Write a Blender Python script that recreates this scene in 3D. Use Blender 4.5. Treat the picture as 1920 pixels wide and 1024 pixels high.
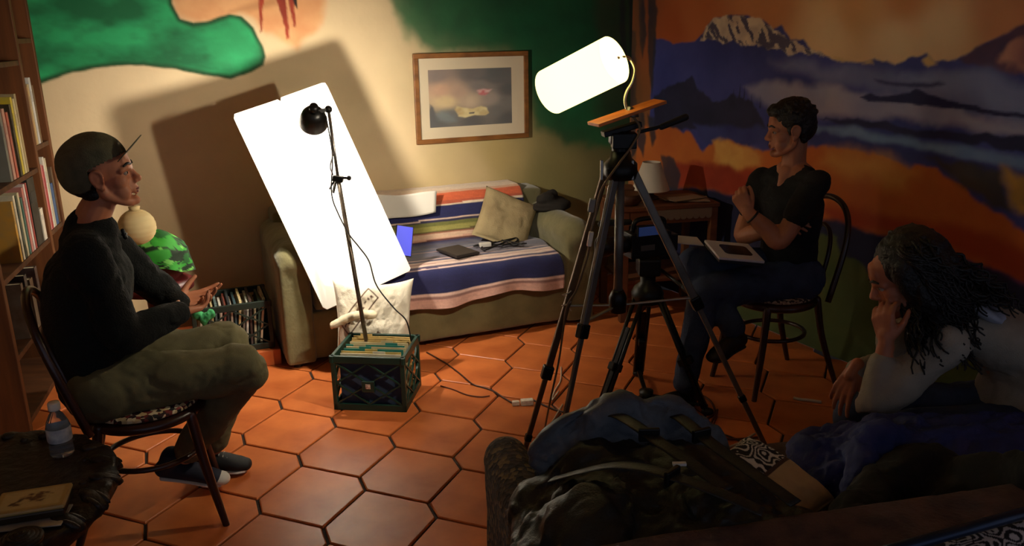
import bpy, bmesh, math, random
import numpy as np
from mathutils import Vector, Matrix
random.seed(7)
for o in list(bpy.data.objects): bpy.data.objects.remove(o)
scene = bpy.context.scene
col = scene.collection
PI = math.pi

# ------------------------------------------------------------------ camera
cd = bpy.data.cameras.new('camera'); cam = bpy.data.objects.new('camera', cd); col.objects.link(cam)
cd.sensor_width = 36.0; cd.lens = 36.0*1554.06/1920.0; cd.clip_start = .05
cam.matrix_world = Matrix.Translation((0, 0, 1.7354)) @ Matrix.Rotation(PI/2-.2879, 4, 'X') @ Matrix.Rotation(-.01563, 4, 'Z')
scene.camera = cam
# ------------------------------------------------------------------ world: faint bluish dusk that comes in from the open side of the room
w = bpy.data.worlds.new('world'); scene.world = w; w.use_nodes = True
bg = w.node_tree.nodes['Background']; bg.inputs[0].default_value = (.68, .76, 1.0, 1); bg.inputs[1].default_value = .29
# ------------------------------------------------------------------ light of the two lamps (their builders are further down)
BULB_STR = 2600.0       # bare bulb inside the black reflector, aimed at the white board
SHADE_STR = 2.6        # glowing paper cylinder on the tripod
SHADE_BULB = 2000.0
vs = scene.view_settings
vs.view_transform = 'Standard'; vs.look = 'None'; vs.exposure = 0.0; vs.gamma = 1.0; vs.use_curve_mapping = False

# ================================================================== helpers
TM = {}
def lin(c):
    return tuple(((x/255.)/12.92 if x/255. <= .04045 else ((x/255.+.055)/1.055)**2.4) for x in c[:3])
def rgba(c): return (*lin(c), 1.0)
def nd(nt, t, **kw):
    n = nt.nodes.new(t)
    for k, v in kw.items(): setattr(n, k, v)
    return n
def mat(name, c, rough=.6, c2=None, scale=6., detail=4., metal=0., bump=0., bscale=40., emit=None, estr=0., rand=0., stretch=None, spec=.5, attr=None, alpha=1., trans=0., ior=1.45, sheen=0., coat=0.):
    m = bpy.data.materials.new(name); m.use_nodes = True; nt = m.node_tree; L = nt.links.new
    b = nt.nodes['Principled BSDF']
    b.inputs['Roughness'].default_value = rough; b.inputs['Metallic'].default_value = metal
    b.inputs['Specular IOR Level'].default_value = spec; b.inputs['IOR'].default_value = ior
    b.inputs['Alpha'].default_value = alpha; b.inputs['Transmission Weight'].default_value = trans
    if sheen: b.inputs['Sheen Weight'].default_value = sheen
    if coat: b.inputs['Coat Weight'].default_value = coat
    tc = nd(nt, 'ShaderNodeTexCoord'); mp = nd(nt, 'ShaderNodeMapping'); L(tc.outputs['Object'], mp.inputs[0])
    if stretch: mp.inputs['Scale'].default_value = stretch
    out = None
    if attr:
        at = nd(nt, 'ShaderNodeAttribute', attribute_name=attr); out = at.outputs['Color']
        ns = nd(nt, 'ShaderNodeTexNoise'); ns.inputs['Scale'].default_value = scale; ns.inputs['Detail'].default_value = detail; L(mp.outputs[0], ns.inputs['Vector'])
        mr = nd(nt, 'ShaderNodeMapRange'); mr.inputs['To Min'].default_value = .82; mr.inputs['To Max'].default_value = 1.16; L(ns.outputs['Fac'], mr.inputs['Value'])
        mx = nd(nt, 'ShaderNodeMix', data_type='RGBA', blend_type='MULTIPLY'); mx.inputs['Factor'].default_value = 1
        L(out, mx.inputs[6]); L(mr.outputs[0], mx.inputs[7]); out = mx.outputs[2]
    elif c2 is not None:
        ns = nd(nt, 'ShaderNodeTexNoise'); ns.inputs['Scale'].default_value = scale; ns.inputs['Detail'].default_value = detail; L(mp.outputs[0], ns.inputs['Vector'])
        rp = nd(nt, 'ShaderNodeValToRGB'); rp.color_ramp.elements[0].position = .35; rp.color_ramp.elements[1].position = .68
        rp.color_ramp.elements[0].color = rgba(c); rp.color_ramp.elements[1].color = rgba(c2); L(ns.outputs['Fac'], rp.inputs[0]); out = rp.outputs[0]
    if rand:
        oi = nd(nt, 'ShaderNodeObjectInfo'); mr = nd(nt, 'ShaderNodeMapRange'); mr.inputs['To Min'].default_value = 1-rand; mr.inputs['To Max'].default_value = 1+rand; L(oi.outputs['Random'], mr.inputs['Value'])
        mx = nd(nt, 'ShaderNodeMix', data_type='RGBA', blend_type='MULTIPLY'); mx.inputs['Factor'].default_value = 1
        if out: L(out, mx.inputs[6])
        else: mx.inputs[6].default_value = rgba(c)
        L(mr.outputs[0], mx.inputs[7]); out = mx.outputs[2]
    if out: L(out, b.inputs['Base Color'])
    else: b.inputs['Base Color'].default_value = rgba(c)
    if bump:
        n2 = nd(nt, 'ShaderNodeTexNoise'); n2.inputs['Scale'].default_value = bscale; n2.inputs['Detail'].default_value = 5; L(mp.outputs[0], n2.inputs['Vector'])
        bp = nd(nt, 'ShaderNodeBump'); bp.inputs['Strength'].default_value = bump; bp.inputs['Distance'].default_value = .01; L(n2.outputs['Fac'], bp.inputs['Height']); L(bp.outputs[0], b.inputs['Normal'])
    if emit: b.inputs['Emission Color'].default_value = (*emit, 1); b.inputs['Emission Strength'].default_value = estr
    return m
def mat_cells(name, cols, scale=60., rough=.8, bump=.4):
    """woven / printed dots: voronoi cells of a few colours"""
    m = bpy.data.materials.new(name); m.use_nodes = True; nt = m.node_tree; L = nt.links.new; b = nt.nodes['Principled BSDF']; b.inputs['Roughness'].default_value = rough
    tc = nd(nt, 'ShaderNodeTexCoord'); vo = nd(nt, 'ShaderNodeTexVoronoi'); vo.inputs['Scale'].default_value = scale; L(tc.outputs['Object'], vo.inputs['Vector'])
    sp = nd(nt, 'ShaderNodeSeparateColor'); L(vo.outputs['Color'], sp.inputs[0])
    rp = nd(nt, 'ShaderNodeValToRGB'); rp.color_ramp.interpolation = 'CONSTANT'
    e = rp.color_ramp.elements
    while len(e) < len(cols): e.new(.5)
    for i, c in enumerate(cols): e[i].position = i/len(cols); e[i].color = rgba(c)
    L(sp.outputs[0], rp.inputs[0]); L(rp.outputs[0], b.inputs['Base Color'])
    bp = nd(nt, 'ShaderNodeBump'); bp.inputs['Strength'].default_value = bump; bp.inputs['Distance'].default_value = .004; L(vo.outputs['Distance'], bp.inputs['Height']); L(bp.outputs[0], b.inputs['Normal'])
    return m
def wood(name, c, c2, rough=.45, axis=2, scale=9., rand=0., bump=.08):
    st = [7., 7., 7.]; st[axis] = .6
    return mat(name, c, rough, c2, scale=scale/3, detail=6, stretch=st, bump=bump, bscale=12, rand=rand)

class MB:
    """collects polygons of one part"""
    def __init__(s): s.v = []; s.f = []
    def add(s, V, F):
        n = len(s.v); s.v += [tuple(p) for p in V]; s.f += [tuple(i+n for i in f) for f in F]; return s
    def box(s, c, size, M=None):
        h = Vector(size)/2; V = []
        for x in (-1, 1):
            for y in (-1, 1):
                for z in (-1, 1):
                    p = Vector((x*h.x, y*h.y, z*h.z))
                    if M is not None: p = M @ p
                    V.append(p+Vector(c))
        return s.add(V, [(0,1,3,2),(4,6,7,5),(0,4,5,1),(2,3,7,6),(0,2,6,4),(1,5,7,3)])
    def bar(s, a, b, wx, wy, up=(0,0,1)):
        a = Vector(a); b = Vector(b); d = b-a; M = frame(d, up)
        return s.box((a+b)/2, (wx, wy, d.length), M)
    def tube(s, pts, r, n=10, caps=True, closed=False, side=None):
        pts = [Vector(p) for p in pts]; k = len(pts)
        R = r if isinstance(r, (list, tuple)) else [r]*k
        V = []; F = []; pu = None
        for i, p in enumerate(pts):
            if closed: t = pts[(i+1) % k]-pts[i-1]
            else: t = pts[min(i+1, k-1)]-pts[max(i-1, 0)]
            if t.length < 1e-9: t = Vector((0,0,1))
            t.normalize()
            if side is not None: u = Vector(side)
            elif pu is None: u = Vector((0,0,1)) if abs(t.z) < .9 else Vector((1,0,0))
            else: u = pu
            u = u-t*u.dot(t)
            if u.length < 1e-6: u = t.orthogonal()
            u.normalize(); v = t.cross(u); pu = u
            ri = R[i]; ra, rb = ri if isinstance(ri, (tuple, list)) else (ri, ri)
            for j in range(n):
                q = 2*PI*j/n; V.append(p+u*(math.cos(q)*ra)+v*(math.sin(q)*rb))
        m = k if closed else k-1
        for i in range(m):
            for j in range(n):
                a = i*n+j; b = i*n+(j+1) % n; c = ((i+1) % k)*n+(j+1) % n; d = ((i+1) % k)*n+j
                F.append((a, b, c, d))
        if caps and not closed: F.append(tuple(range(n-1, -1, -1))); F.append(tuple(range((k-1)*n, k*n)))
        return s.add(V, F)
    def lathe(s, prof, o=(0,0,0), axis=(0,0,1), n=24, closed_top=True):
        M = frame(Vector(axis), (0,0,1)); o = Vector(o); V = []; F = []; k = len(prof)
        for (r, z) in prof:
            for j in range(n):
                q = 2*PI*j/n; V.append(o+M @ Vector((r*math.cos(q), r*math.sin(q), z)))
        for i in range(k-1):
            for j in range(n): F.append((i*n+j, i*n+(j+1) % n, (i+1)*n+(j+1) % n, (i+1)*n+j))
        if closed_top:
            F.append(tuple(range(n-1, -1, -1))); F.append(tuple(range((k-1)*n, k*n)))
        return s.add(V, F)
    def ell(s, c, r, M=None, nu=18, nv=12):
        V = []; F = []; c = Vector(c); r = r if isinstance(r, (tuple, list)) else (r, r, r)
        V.append(Vector((0,0,-r[2])))
        for i in range(1, nv):
            th = -PI/2+PI*i/nv
            for j in range(nu):
                q = 2*PI*j/nu; V.append(Vector((r[0]*math.cos(th)*math.cos(q), r[1]*math.cos(th)*math.sin(q), r[2]*math.sin(th))))
        V.append(Vector((0,0,r[2])))
        for j in range(nu): F.append((0, 1+(j+1) % nu, 1+j))
        for i in range(nv-2):
            for j in range(nu): a = 1+i*nu+j; b = 1+i*nu+(j+1) % nu; F.append((a, b, b+nu, a+nu))
        e = len(V)-1; o = 1+(nv-2)*nu
        for j in range(nu): F.append((o+j, o+(j+1) % nu, e))
        V = [(M @ p if M is not None else p)+c for p in V]
        return s.add(V, F)
    def limb(s, pts, rads, side=None, n=16, sub=6):
        """smooth tapered limb with rounded ends; radius may be (side, front)"""
        P = [Vector(p) for p in pts]; R = [(r if isinstance(r, (tuple, list)) else (r, r)) for r in rads]
        PP = []; RR = []
        for i in range(len(P)-1):
            p0 = P[max(i-1, 0)]; p1 = P[i]; p2 = P[i+1]; p3 = P[min(i+2, len(P)-1)]
            for k in range(sub):
                t = k/sub
                PP.append(.5*((2*p1)+(p2-p0)*t+(2*p0-5*p1+4*p2-p3)*t*t+(3*p1-p0-3*p2+p3)*t**3))
                sm = t*t*(3-2*t); RR.append((R[i][0]*(1-sm)+R[i+1][0]*sm, R[i][1]*(1-sm)+R[i+1][1]*sm))
        PP.append(P[-1]); RR.append(R[-1])
        d0 = (PP[0]-PP[1]).normalized(); d1 = (PP[-1]-PP[-2]).normalized()
        A = []; B = []
        for k in range(1, 5):
            q = PI/2*k/4.3; m0 = min(RR[0]); m1 = min(RR[-1])
            A.insert(0, (PP[0]+d0*(m0*math.sin(q)), (RR[0][0]*math.cos(q), RR[0][1]*math.cos(q))))
            B.append((PP[-1]+d1*(m1*math.sin(q)), (RR[-1][0]*math.cos(q), RR[-1][1]*math.cos(q))))
        AL = A+list(zip(PP, RR))+B
        return s.tube([x[0] for x in AL], [x[1] for x in AL], n=n, side=side)
    def prism(s, poly, M, t0, t1):
        """2-D polygon (x,y) extruded along local z from t0 to t1; M maps local to world"""
        n = len(poly); V = [M @ Vector((x, y, t0)) for x, y in poly]+[M @ Vector((x, y, t1)) for x, y in poly]
        F = [tuple(range(n-1, -1, -1)), tuple(range(n, 2*n))]+[(i, (i+1) % n, n+(i+1) % n, n+i) for i in range(n)]
        return s.add(V, F)
    def build(s, name, m, parent=None, smooth=False, bevel=0., seg=2, world=False):
        me = bpy.data.meshes.new(name); me.from_pydata(s.v, [], s.f); me.update()
        return link(name, me, m, parent, smooth, bevel, seg, world)
def frame(d, up=(0,0,1)):
    """3x3 whose z axis is d"""
    z = Vector(d).normalized(); u = Vector(up)
    if abs(z.dot(u.normalized())) > .98: u = Vector((0,1,0)) if abs(z.y) < .9 else Vector((1,0,0))
    x = u.cross(z).normalized(); y = z.cross(x)
    return Matrix((x, y, z)).transposed()
def link(name, me, m, parent=None, smooth=False, bevel=0., seg=2, world=False):
    o = bpy.data.objects.new(name, me); col.objects.link(o)
    if m is not None and not me.materials: me.materials.append(m)
    if smooth: me.polygons.foreach_set('use_smooth', [True]*len(me.polygons))
    if bevel:
        b = o.modifiers.new('bevel', 'BEVEL'); b.width = bevel; b.segments = seg; b.limit_method = 'ANGLE'; b.harden_normals = False
    if parent is not None:
        o.parent = parent
        if world and parent.name in TM: o.matrix_parent_inverse = TM[parent.name].inverted()
    return o
def tag(o, label, cat, group=None):
    o['label'] = label; o['category'] = cat
    if group: o['group'] = group
    return o
def thing(name, label, cat, loc=(0,0,0), rz=0., group=None):
    o = bpy.data.objects.new(name, None); col.objects.link(o); o.empty_display_size = .05
    o.location = loc; o.rotation_euler = (0, 0, rz); TM[o.name] = Matrix.Translation(loc) @ Matrix.Rotation(rz, 4, 'Z')
    return tag(o, label, cat, group)
def struct(o): o['kind'] = 'structure'; return o

# ---- numpy value noise
def _h(ix, iy, iz, sd):
    n = (ix*374761393+iy*668265263+iz*2147483647+sd*1274126177) & 0xffffffff
    n = ((n ^ (n >> 13))*1274126177) & 0xffffffff
    n = ((n ^ (n >> 16))*2246822519) & 0xffffffff
    return ((n ^ (n >> 15)) & 0xffff)/65535.
def vnoise(P, sd=0):
    P = np.asarray(P, float); I = np.floor(P).astype(np.int64); f = P-I; u = f*f*(3-2*f); r = 0
    for dx in (0, 1):
        wx = u[:, 0] if dx else 1-u[:, 0]
        for dy in (0, 1):
            wy = u[:, 1] if dy else 1-u[:, 1]
            for dz in (0, 1):
                wz = u[:, 2] if dz else 1-u[:, 2]
                r = r+wx*wy*wz*_h(I[:, 0]+dx, I[:, 1]+dy, I[:, 2]+dz, sd)
    return r*2-1
def fbm(P, sd=0, oct=4):
    r = 0; a = .5; P = np.asarray(P, float)
    for i in range(oct): r = r+a*vnoise(P, sd+i*17); P = P*2.03+11.7; a *= .5
    return r
def coords(me):
    V = np.empty(len(me.vertices)*3); me.vertices.foreach_get('co', V); return V.reshape(-1, 3)
def setco(me, V): me.vertices.foreach_set('co', np.ascontiguousarray(V, dtype=float).ravel()); me.update()
def normals(me):
    N = np.empty(len(me.vertices)*3); me.vertex_normals.foreach_get('vector', N); return N.reshape(-1, 3)
def paint(me, C, name='paint'):
    a = me.attributes.new(name, 'FLOAT_COLOR', 'POINT'); A = np.ones((len(C), 4)); A[:, :3] = C; a.data.foreach_set('color', A.ravel().astype(np.float32))
def remesh(mb, name, voxel, it=4, fold=0., fscale=12., fst=(1,1,1), seed=0, fac=.5):
    """one continuous surface from overlapping solids"""
    me = bpy.data.meshes.new(name+'_raw'); me.from_pydata(mb.v, [], mb.f); me.update()
    o = bpy.data.objects.new('tmp', me); col.objects.link(o)
    r = o.modifiers.new('r', 'REMESH'); r.mode = 'VOXEL'; r.voxel_size = voxel; r.adaptivity = 0
    if it: q = o.modifiers.new('s', 'SMOOTH'); q.factor = fac; q.iterations = it
    dg = bpy.context.evaluated_depsgraph_get(); out = bpy.data.meshes.new_from_object(o.evaluated_get(dg)); out.name = name
    bpy.data.objects.remove(o); bpy.data.meshes.remove(me)
    if fold:
        V = coords(out); N = normals(out); S = V*np.array(fst)*fscale
        n = fbm(S+fbm(S*.7, seed+5)[:, None]*.9, seed, 4); n = n-.35*np.abs(n)
        setco(out, V+N*(n*fold)[:, None])
    return out
def gridmesh(name, X, nu, nv):
    """X: (nv,nu,3) array of points"""
    V = X.reshape(-1, 3); idx = np.arange(nu*nv).reshape(nv, nu)
    F = np.stack([idx[:-1, :-1], idx[:-1, 1:], idx[1:, 1:], idx[1:, :-1]], -1).reshape(-1, 4)
    me = bpy.data.meshes.new(name); me.vertices.add(len(V)); me.vertices.foreach_set('co', np.ascontiguousarray(V, dtype=float).ravel())
    me.loops.add(F.size); me.loops.foreach_set('vertex_index', F.ravel().astype(np.int32))
    me.polygons.add(len(F)); me.polygons.foreach_set('loop_start', np.arange(0, F.size, 4, dtype=np.int32)); me.polygons.foreach_set('loop_total', np.full(len(F), 4, dtype=np.int32))
    me.update(calc_edges=True); me.validate(); return me
def sdpoly(P, poly):
    """signed distance (negative inside) of 2-D points to a polygon"""
    P = np.asarray(P, float); q = np.array(poly, float); n = len(q); d = np.full(len(P), 1e9); ins = np.zeros(len(P), bool)
    for i in range(n):
        a = q[i]; b = q[(i+1) % n]; e = b-a; w_ = P-a; t = np.clip((w_ @ e)/max(e @ e, 1e-12), 0, 1)
        d = np.minimum(d, np.hypot(*(w_-t[:, None]*e).T))
        c = ((a[1] > P[:, 1]) != (b[1] > P[:, 1])); den = (b[1]-a[1]) if abs(b[1]-a[1]) > 1e-12 else 1e-12
        ins ^= c & (P[:, 0] < (b[0]-a[0])*(P[:, 1]-a[1])/den+a[0])
    return np.where(ins, -d, d)
def idw(P, samples, p=2.6):
    P = np.asarray(P); W_ = 0; Cc = 0
    for (x, y, c) in samples:
        w_ = 1/(((P[:, 0]-x)**2+(P[:, 1]-y)**2+.002)**(p/2)); W_ = W_+w_; Cc = Cc+w_[:, None]*np.array(lin(c))
    return Cc/W_[:, None]
def layer(C, P, poly, c, soft=.012, na=.0, ns=12., sd=1, c2=None, alpha=1., cs=10., stx=1.):
    """paints a polygon with a wobbly, soft edge over colours C"""
    Q = np.c_[P[:, 0]*stx, P[:, 1], np.zeros(len(P))]
    q = P+na*np.c_[fbm(Q*ns, sd, 4), fbm(Q*ns, sd+50, 4)]*2 if na else P
    x0, x1 = min(p[0] for p in poly)-.1, max(p[0] for p in poly)+.1; y0, y1 = min(p[1] for p in poly)-.1, max(p[1] for p in poly)+.1
    m = np.where((q[:, 0] > x0) & (q[:, 0] < x1) & (q[:, 1] > y0) & (q[:, 1] < y1))[0]
    if not len(m): return C
    d = sdpoly(q[m], poly); k = np.clip(.5-d/(2*soft), 0, 1); k = (k*k*(3-2*k)*alpha)[:, None]
    cc = np.tile(np.array(lin(c)), (len(m), 1))
    if c2 is not None:
        t = np.clip(.5+1.1*fbm(Q[m]*cs, sd+90, 4), 0, 1)[:, None]; cc = cc*(1-t)+np.array(lin(c2))*t
    C[m] = C[m]*(1-k)+cc*k
    return C

# ================================================================== the setting
TH = math.radians(22.4)                        # the room is turned by this against the camera's heading
A3 = Vector((math.cos(TH), math.sin(TH), 0)); B3 = Vector((-math.sin(TH), math.cos(TH), 0))
CO = Vector((.84, 5.85, 0))                    # corner of back wall and mural wall
RA = math.radians(-62); RD = Vector((math.cos(RA), math.sin(RA), 0)); RN = Vector((math.sin(RA), -math.cos(RA), 0))   # RN points into the room? checked below
A_ = np.array(A3); B_ = np.array(B3)

# ---- floor with one object per terracotta tile
m_grout = mat('grout', (52, 38, 26), .9, (34, 24, 18), scale=30, bump=.3)
m_tile = mat('terracotta', (206, 116, 60), .36, (176, 90, 44), scale=5, detail=6, bump=.06, bscale=25, rand=.16, spec=.45)
fl = MB(); fl.box((0, 2.6, -.06), (9, 9, .1))
floor = struct(fl.build('floor', m_grout))
TW, THh, TS = .2, .24406, .10427
tyaw = .3908; cyw, syw = math.cos(tyaw), math.sin(tyaw)
def tile_mesh():
    g = .0055
    hexp = [(0, THh), (-TW, TS/2), (-TW, -TS/2), (0, -THh), (TW, -TS/2), (TW, TS/2)]
    def inset(k): return [(x*(1-k/TW*1.0), y*(1-k/(THh*.85))) for x, y in hexp]
    v = []; r0 = inset(g); r1 = inset(g+.001); r2 = inset(g+.005)
    for ring, z in ((r0, -.012), (r1, -.003), (r2, 0.)): v += [(x, y, z) for x, y in ring]
    f = [tuple(range(12, 18))]
    for k in (0, 6):
        for i in range(6): f.append((k+i, k+(i+1) % 6, k+6+(i+1) % 6, k+6+i))
    me = bpy.data.meshes.new('tile'); me.from_pydata(v, [], f); me.update(); me.materials.append(m_tile); return me
tme = tile_mesh(); cells = []
for j in range(-30, 31):
    for i in range(-30, 31):
        x = (i*2+j)*TW; y = j*(THh+TS/2)
        X = cyw*x-syw*y-2.12887*.2; Y = syw*x+cyw*y+15.06685*.2
        p = Vector((X, Y, 0))
        if (p-CO).dot(B3) > .1 or (p-CO).dot(Vector((-RN.x, -RN.y, 0))) > .1 : continue
        if Y < 1.2 or X < -2.9 or X > 3.0 or abs(X) > .85*Y+.5: continue
        cells.append((Y-abs(X)*.1, X, Y))
cells = sorted(cells)[:298]
for _, X, Y in cells:
    o = bpy.data.objects.new('tile', tme); col.objects.link(o); o.parent = floor
    o.location = (X, Y, random.uniform(-.0012, 0)); o.rotation_euler = (random.uniform(-.002, .002), random.uniform(-.002, .002), tyaw+random.uniform(-.004, .004))

# ---- back wall: cream plaster with green and flesh coloured painting
def wall_grid(name, o, d, s0, s1, ds, zt, dz, zmax, painter, m):
    S = np.concatenate([np.arange(s0, s1, ds), [s1]]); Z = np.concatenate([np.arange(0, zt, dz), [zt, zmax]])
    SS, ZZ = np.meshgrid(S, Z); P = np.c_[SS.ravel(), ZZ.ravel()]
    X = np.zeros((len(P), 3)); X[:] = np.array(o); X += P[:, :1]*np.array(d); X[:, 2] = P[:, 1]
    me = gridmesh(name, X.reshape(len(Z), len(S), 3), len(S), len(Z)); me.materials.append(m)
    paint(me, painter(P)); ob = link(name, me, None, smooth=True); return struct(ob)
m_plaster = mat('painted_plaster', (200, 200, 200), .75, attr='paint', scale=3, detail=8, bump=.12, bscale=30)
def paint_back(P):
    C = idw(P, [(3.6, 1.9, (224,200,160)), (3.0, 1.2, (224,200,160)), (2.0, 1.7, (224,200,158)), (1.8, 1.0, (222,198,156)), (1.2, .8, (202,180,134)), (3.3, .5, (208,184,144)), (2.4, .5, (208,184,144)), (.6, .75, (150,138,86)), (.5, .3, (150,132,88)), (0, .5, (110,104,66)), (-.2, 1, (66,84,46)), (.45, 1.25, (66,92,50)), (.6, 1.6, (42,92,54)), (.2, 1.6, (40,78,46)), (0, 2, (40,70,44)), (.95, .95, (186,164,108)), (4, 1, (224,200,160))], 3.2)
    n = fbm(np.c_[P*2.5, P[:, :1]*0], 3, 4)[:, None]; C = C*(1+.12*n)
    # flesh coloured body at the top
    C = layer(C, P, [(2.9,2.4),(2.885, 1.989),(2.873, 1.824),(2.741, 1.772),(2.536, 1.835),(2.386, 1.732),(2.229, 1.640),(2.094, 1.787),(2.047, 1.993),(2.0,2.4)], (226,170,118), .03, .02, 8, 4, (214,150,100))
    C = layer(C, P, [(2.593, 1.838),(2.473, 1.883),(2.324, 1.920),(2.328, 1.877),(2.477, 1.843)], (176,120,76), .02, .01, 8, 5, alpha=.6)
    # green arm with a dark outline
    G = [(3.9,2.4),(2.876, 2.017),(2.882, 1.885),(2.852, 1.812),(2.790, 1.784),(2.696, 1.800),(2.593, 1.833),(2.532, 1.821),(2.471, 1.757),(2.431, 1.662),(2.419, 1.597),(2.436, 1.550),(2.511, 1.511),(2.625, 1.479),(2.744, 1.501),(2.907, 1.541),(3.068, 1.563),(3.214, 1.568),(3.345, 1.555),(3.465, 1.526),(3.530, 1.506),(3.675, 1.457),(3.9,1.3)]
    C = layer(C, P, [(x, y) for x, y in G], (16,72,36), .008, .004, 14, 6)
    q = sdpoly(P, G); k = np.clip((-q-.012)/.02, 0, 1)[:, None]; Q = np.c_[P*np.array([1,1.8]), P[:, :1]*0]
    t = np.clip(.5+1.5*fbm(Q*4.5, 21, 5), 0, 1)[:, None]; t2 = np.clip(fbm(Q*11, 31, 4)*2, 0, 1)[:, None]
    g = np.array(lin((18,104,62)))*(1-t)+np.array(lin((40,168,104)))*t; g = g*(1-.35*t2)+.35*t2*np.array(lin((26,84,50)))
    C = C*(1-k)+g*k
    # bright palm of the arm
    C = layer(C, P, [(2.703, 1.737),(2.570, 1.787),(2.490, 1.716),(2.454, 1.604),(2.537, 1.541),(2.710, 1.547)], (44,172,108), .05, .02, 9, 8, (34,146,88), alpha=.8)
    # red drips
    for pl in ([(2.428, 1.935),(2.398, 1.935),(2.427, 1.733),(2.436, 1.727)], [(2.334, 1.935),(2.275, 1.935),(2.281, 1.701),(2.294, 1.695),(2.306, 1.790)], [(2.263, 1.935),(2.227, 1.935),(2.239, 1.765),(2.252, 1.759)]):
        C = layer(C, P, pl, (170,60,34), .006, .006, 20, 9, (130,44,28))
    C = layer(C, P, [(2.245, 1.935),(2.215, 1.935),(2.216, 1.853),(2.232, 1.882)], (40,30,26), .005)
    # green canopy behind the frame, fading to the right
    C = layer(C, P, [(1.692, 2.025),(1.660, 1.844),(1.610, 1.751),(1.504, 1.649),(1.351, 1.601),(0.772, 1.574),(0.700, 1.090),(0.501, 0.970),(-0.086, 0.969),(-0.092, 2.037)], (20,110,66), .05, .06, 5, 12, (26,84,50), alpha=.85, cs=5)
    C = layer(C, P, [(1.568, 2.025),(1.528, 1.843),(1.450, 1.717),(1.280, 1.651),(0.734, 1.640),(0.345, 1.598),(-0.104, 1.693),(-0.092, 2.037)], (12,70,42), .09, .05, 5, 13, (18,88,52), alpha=.75)
    C = layer(C, P, [(0.272, 2.034),(0.248, 1.063),(-0.157, 0.813),(-0.112, 2.037)], (44,56,38), .06, .03, 6, 14, (58,62,40), alpha=.7)
    for u in (1162, 1180):
        C = layer(C, P, [(0.104, 2.002),(0.067, 2.002),(0.031, 1.449),(0.041, 1.198),(0.081, 1.451)] if u == 1162 else [(0.031, 2.002),(-0.002, 2.002),(-0.006, 1.590),(0.016, 1.484)], (34,38,44), .012, .006, 20, u, alpha=.8)
    return C
wall_back = wall_grid('wall_back', CO, -A3, -.02, 4.3, .008, 1.98, .008, 2.6, paint_back, m_plaster)

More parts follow.
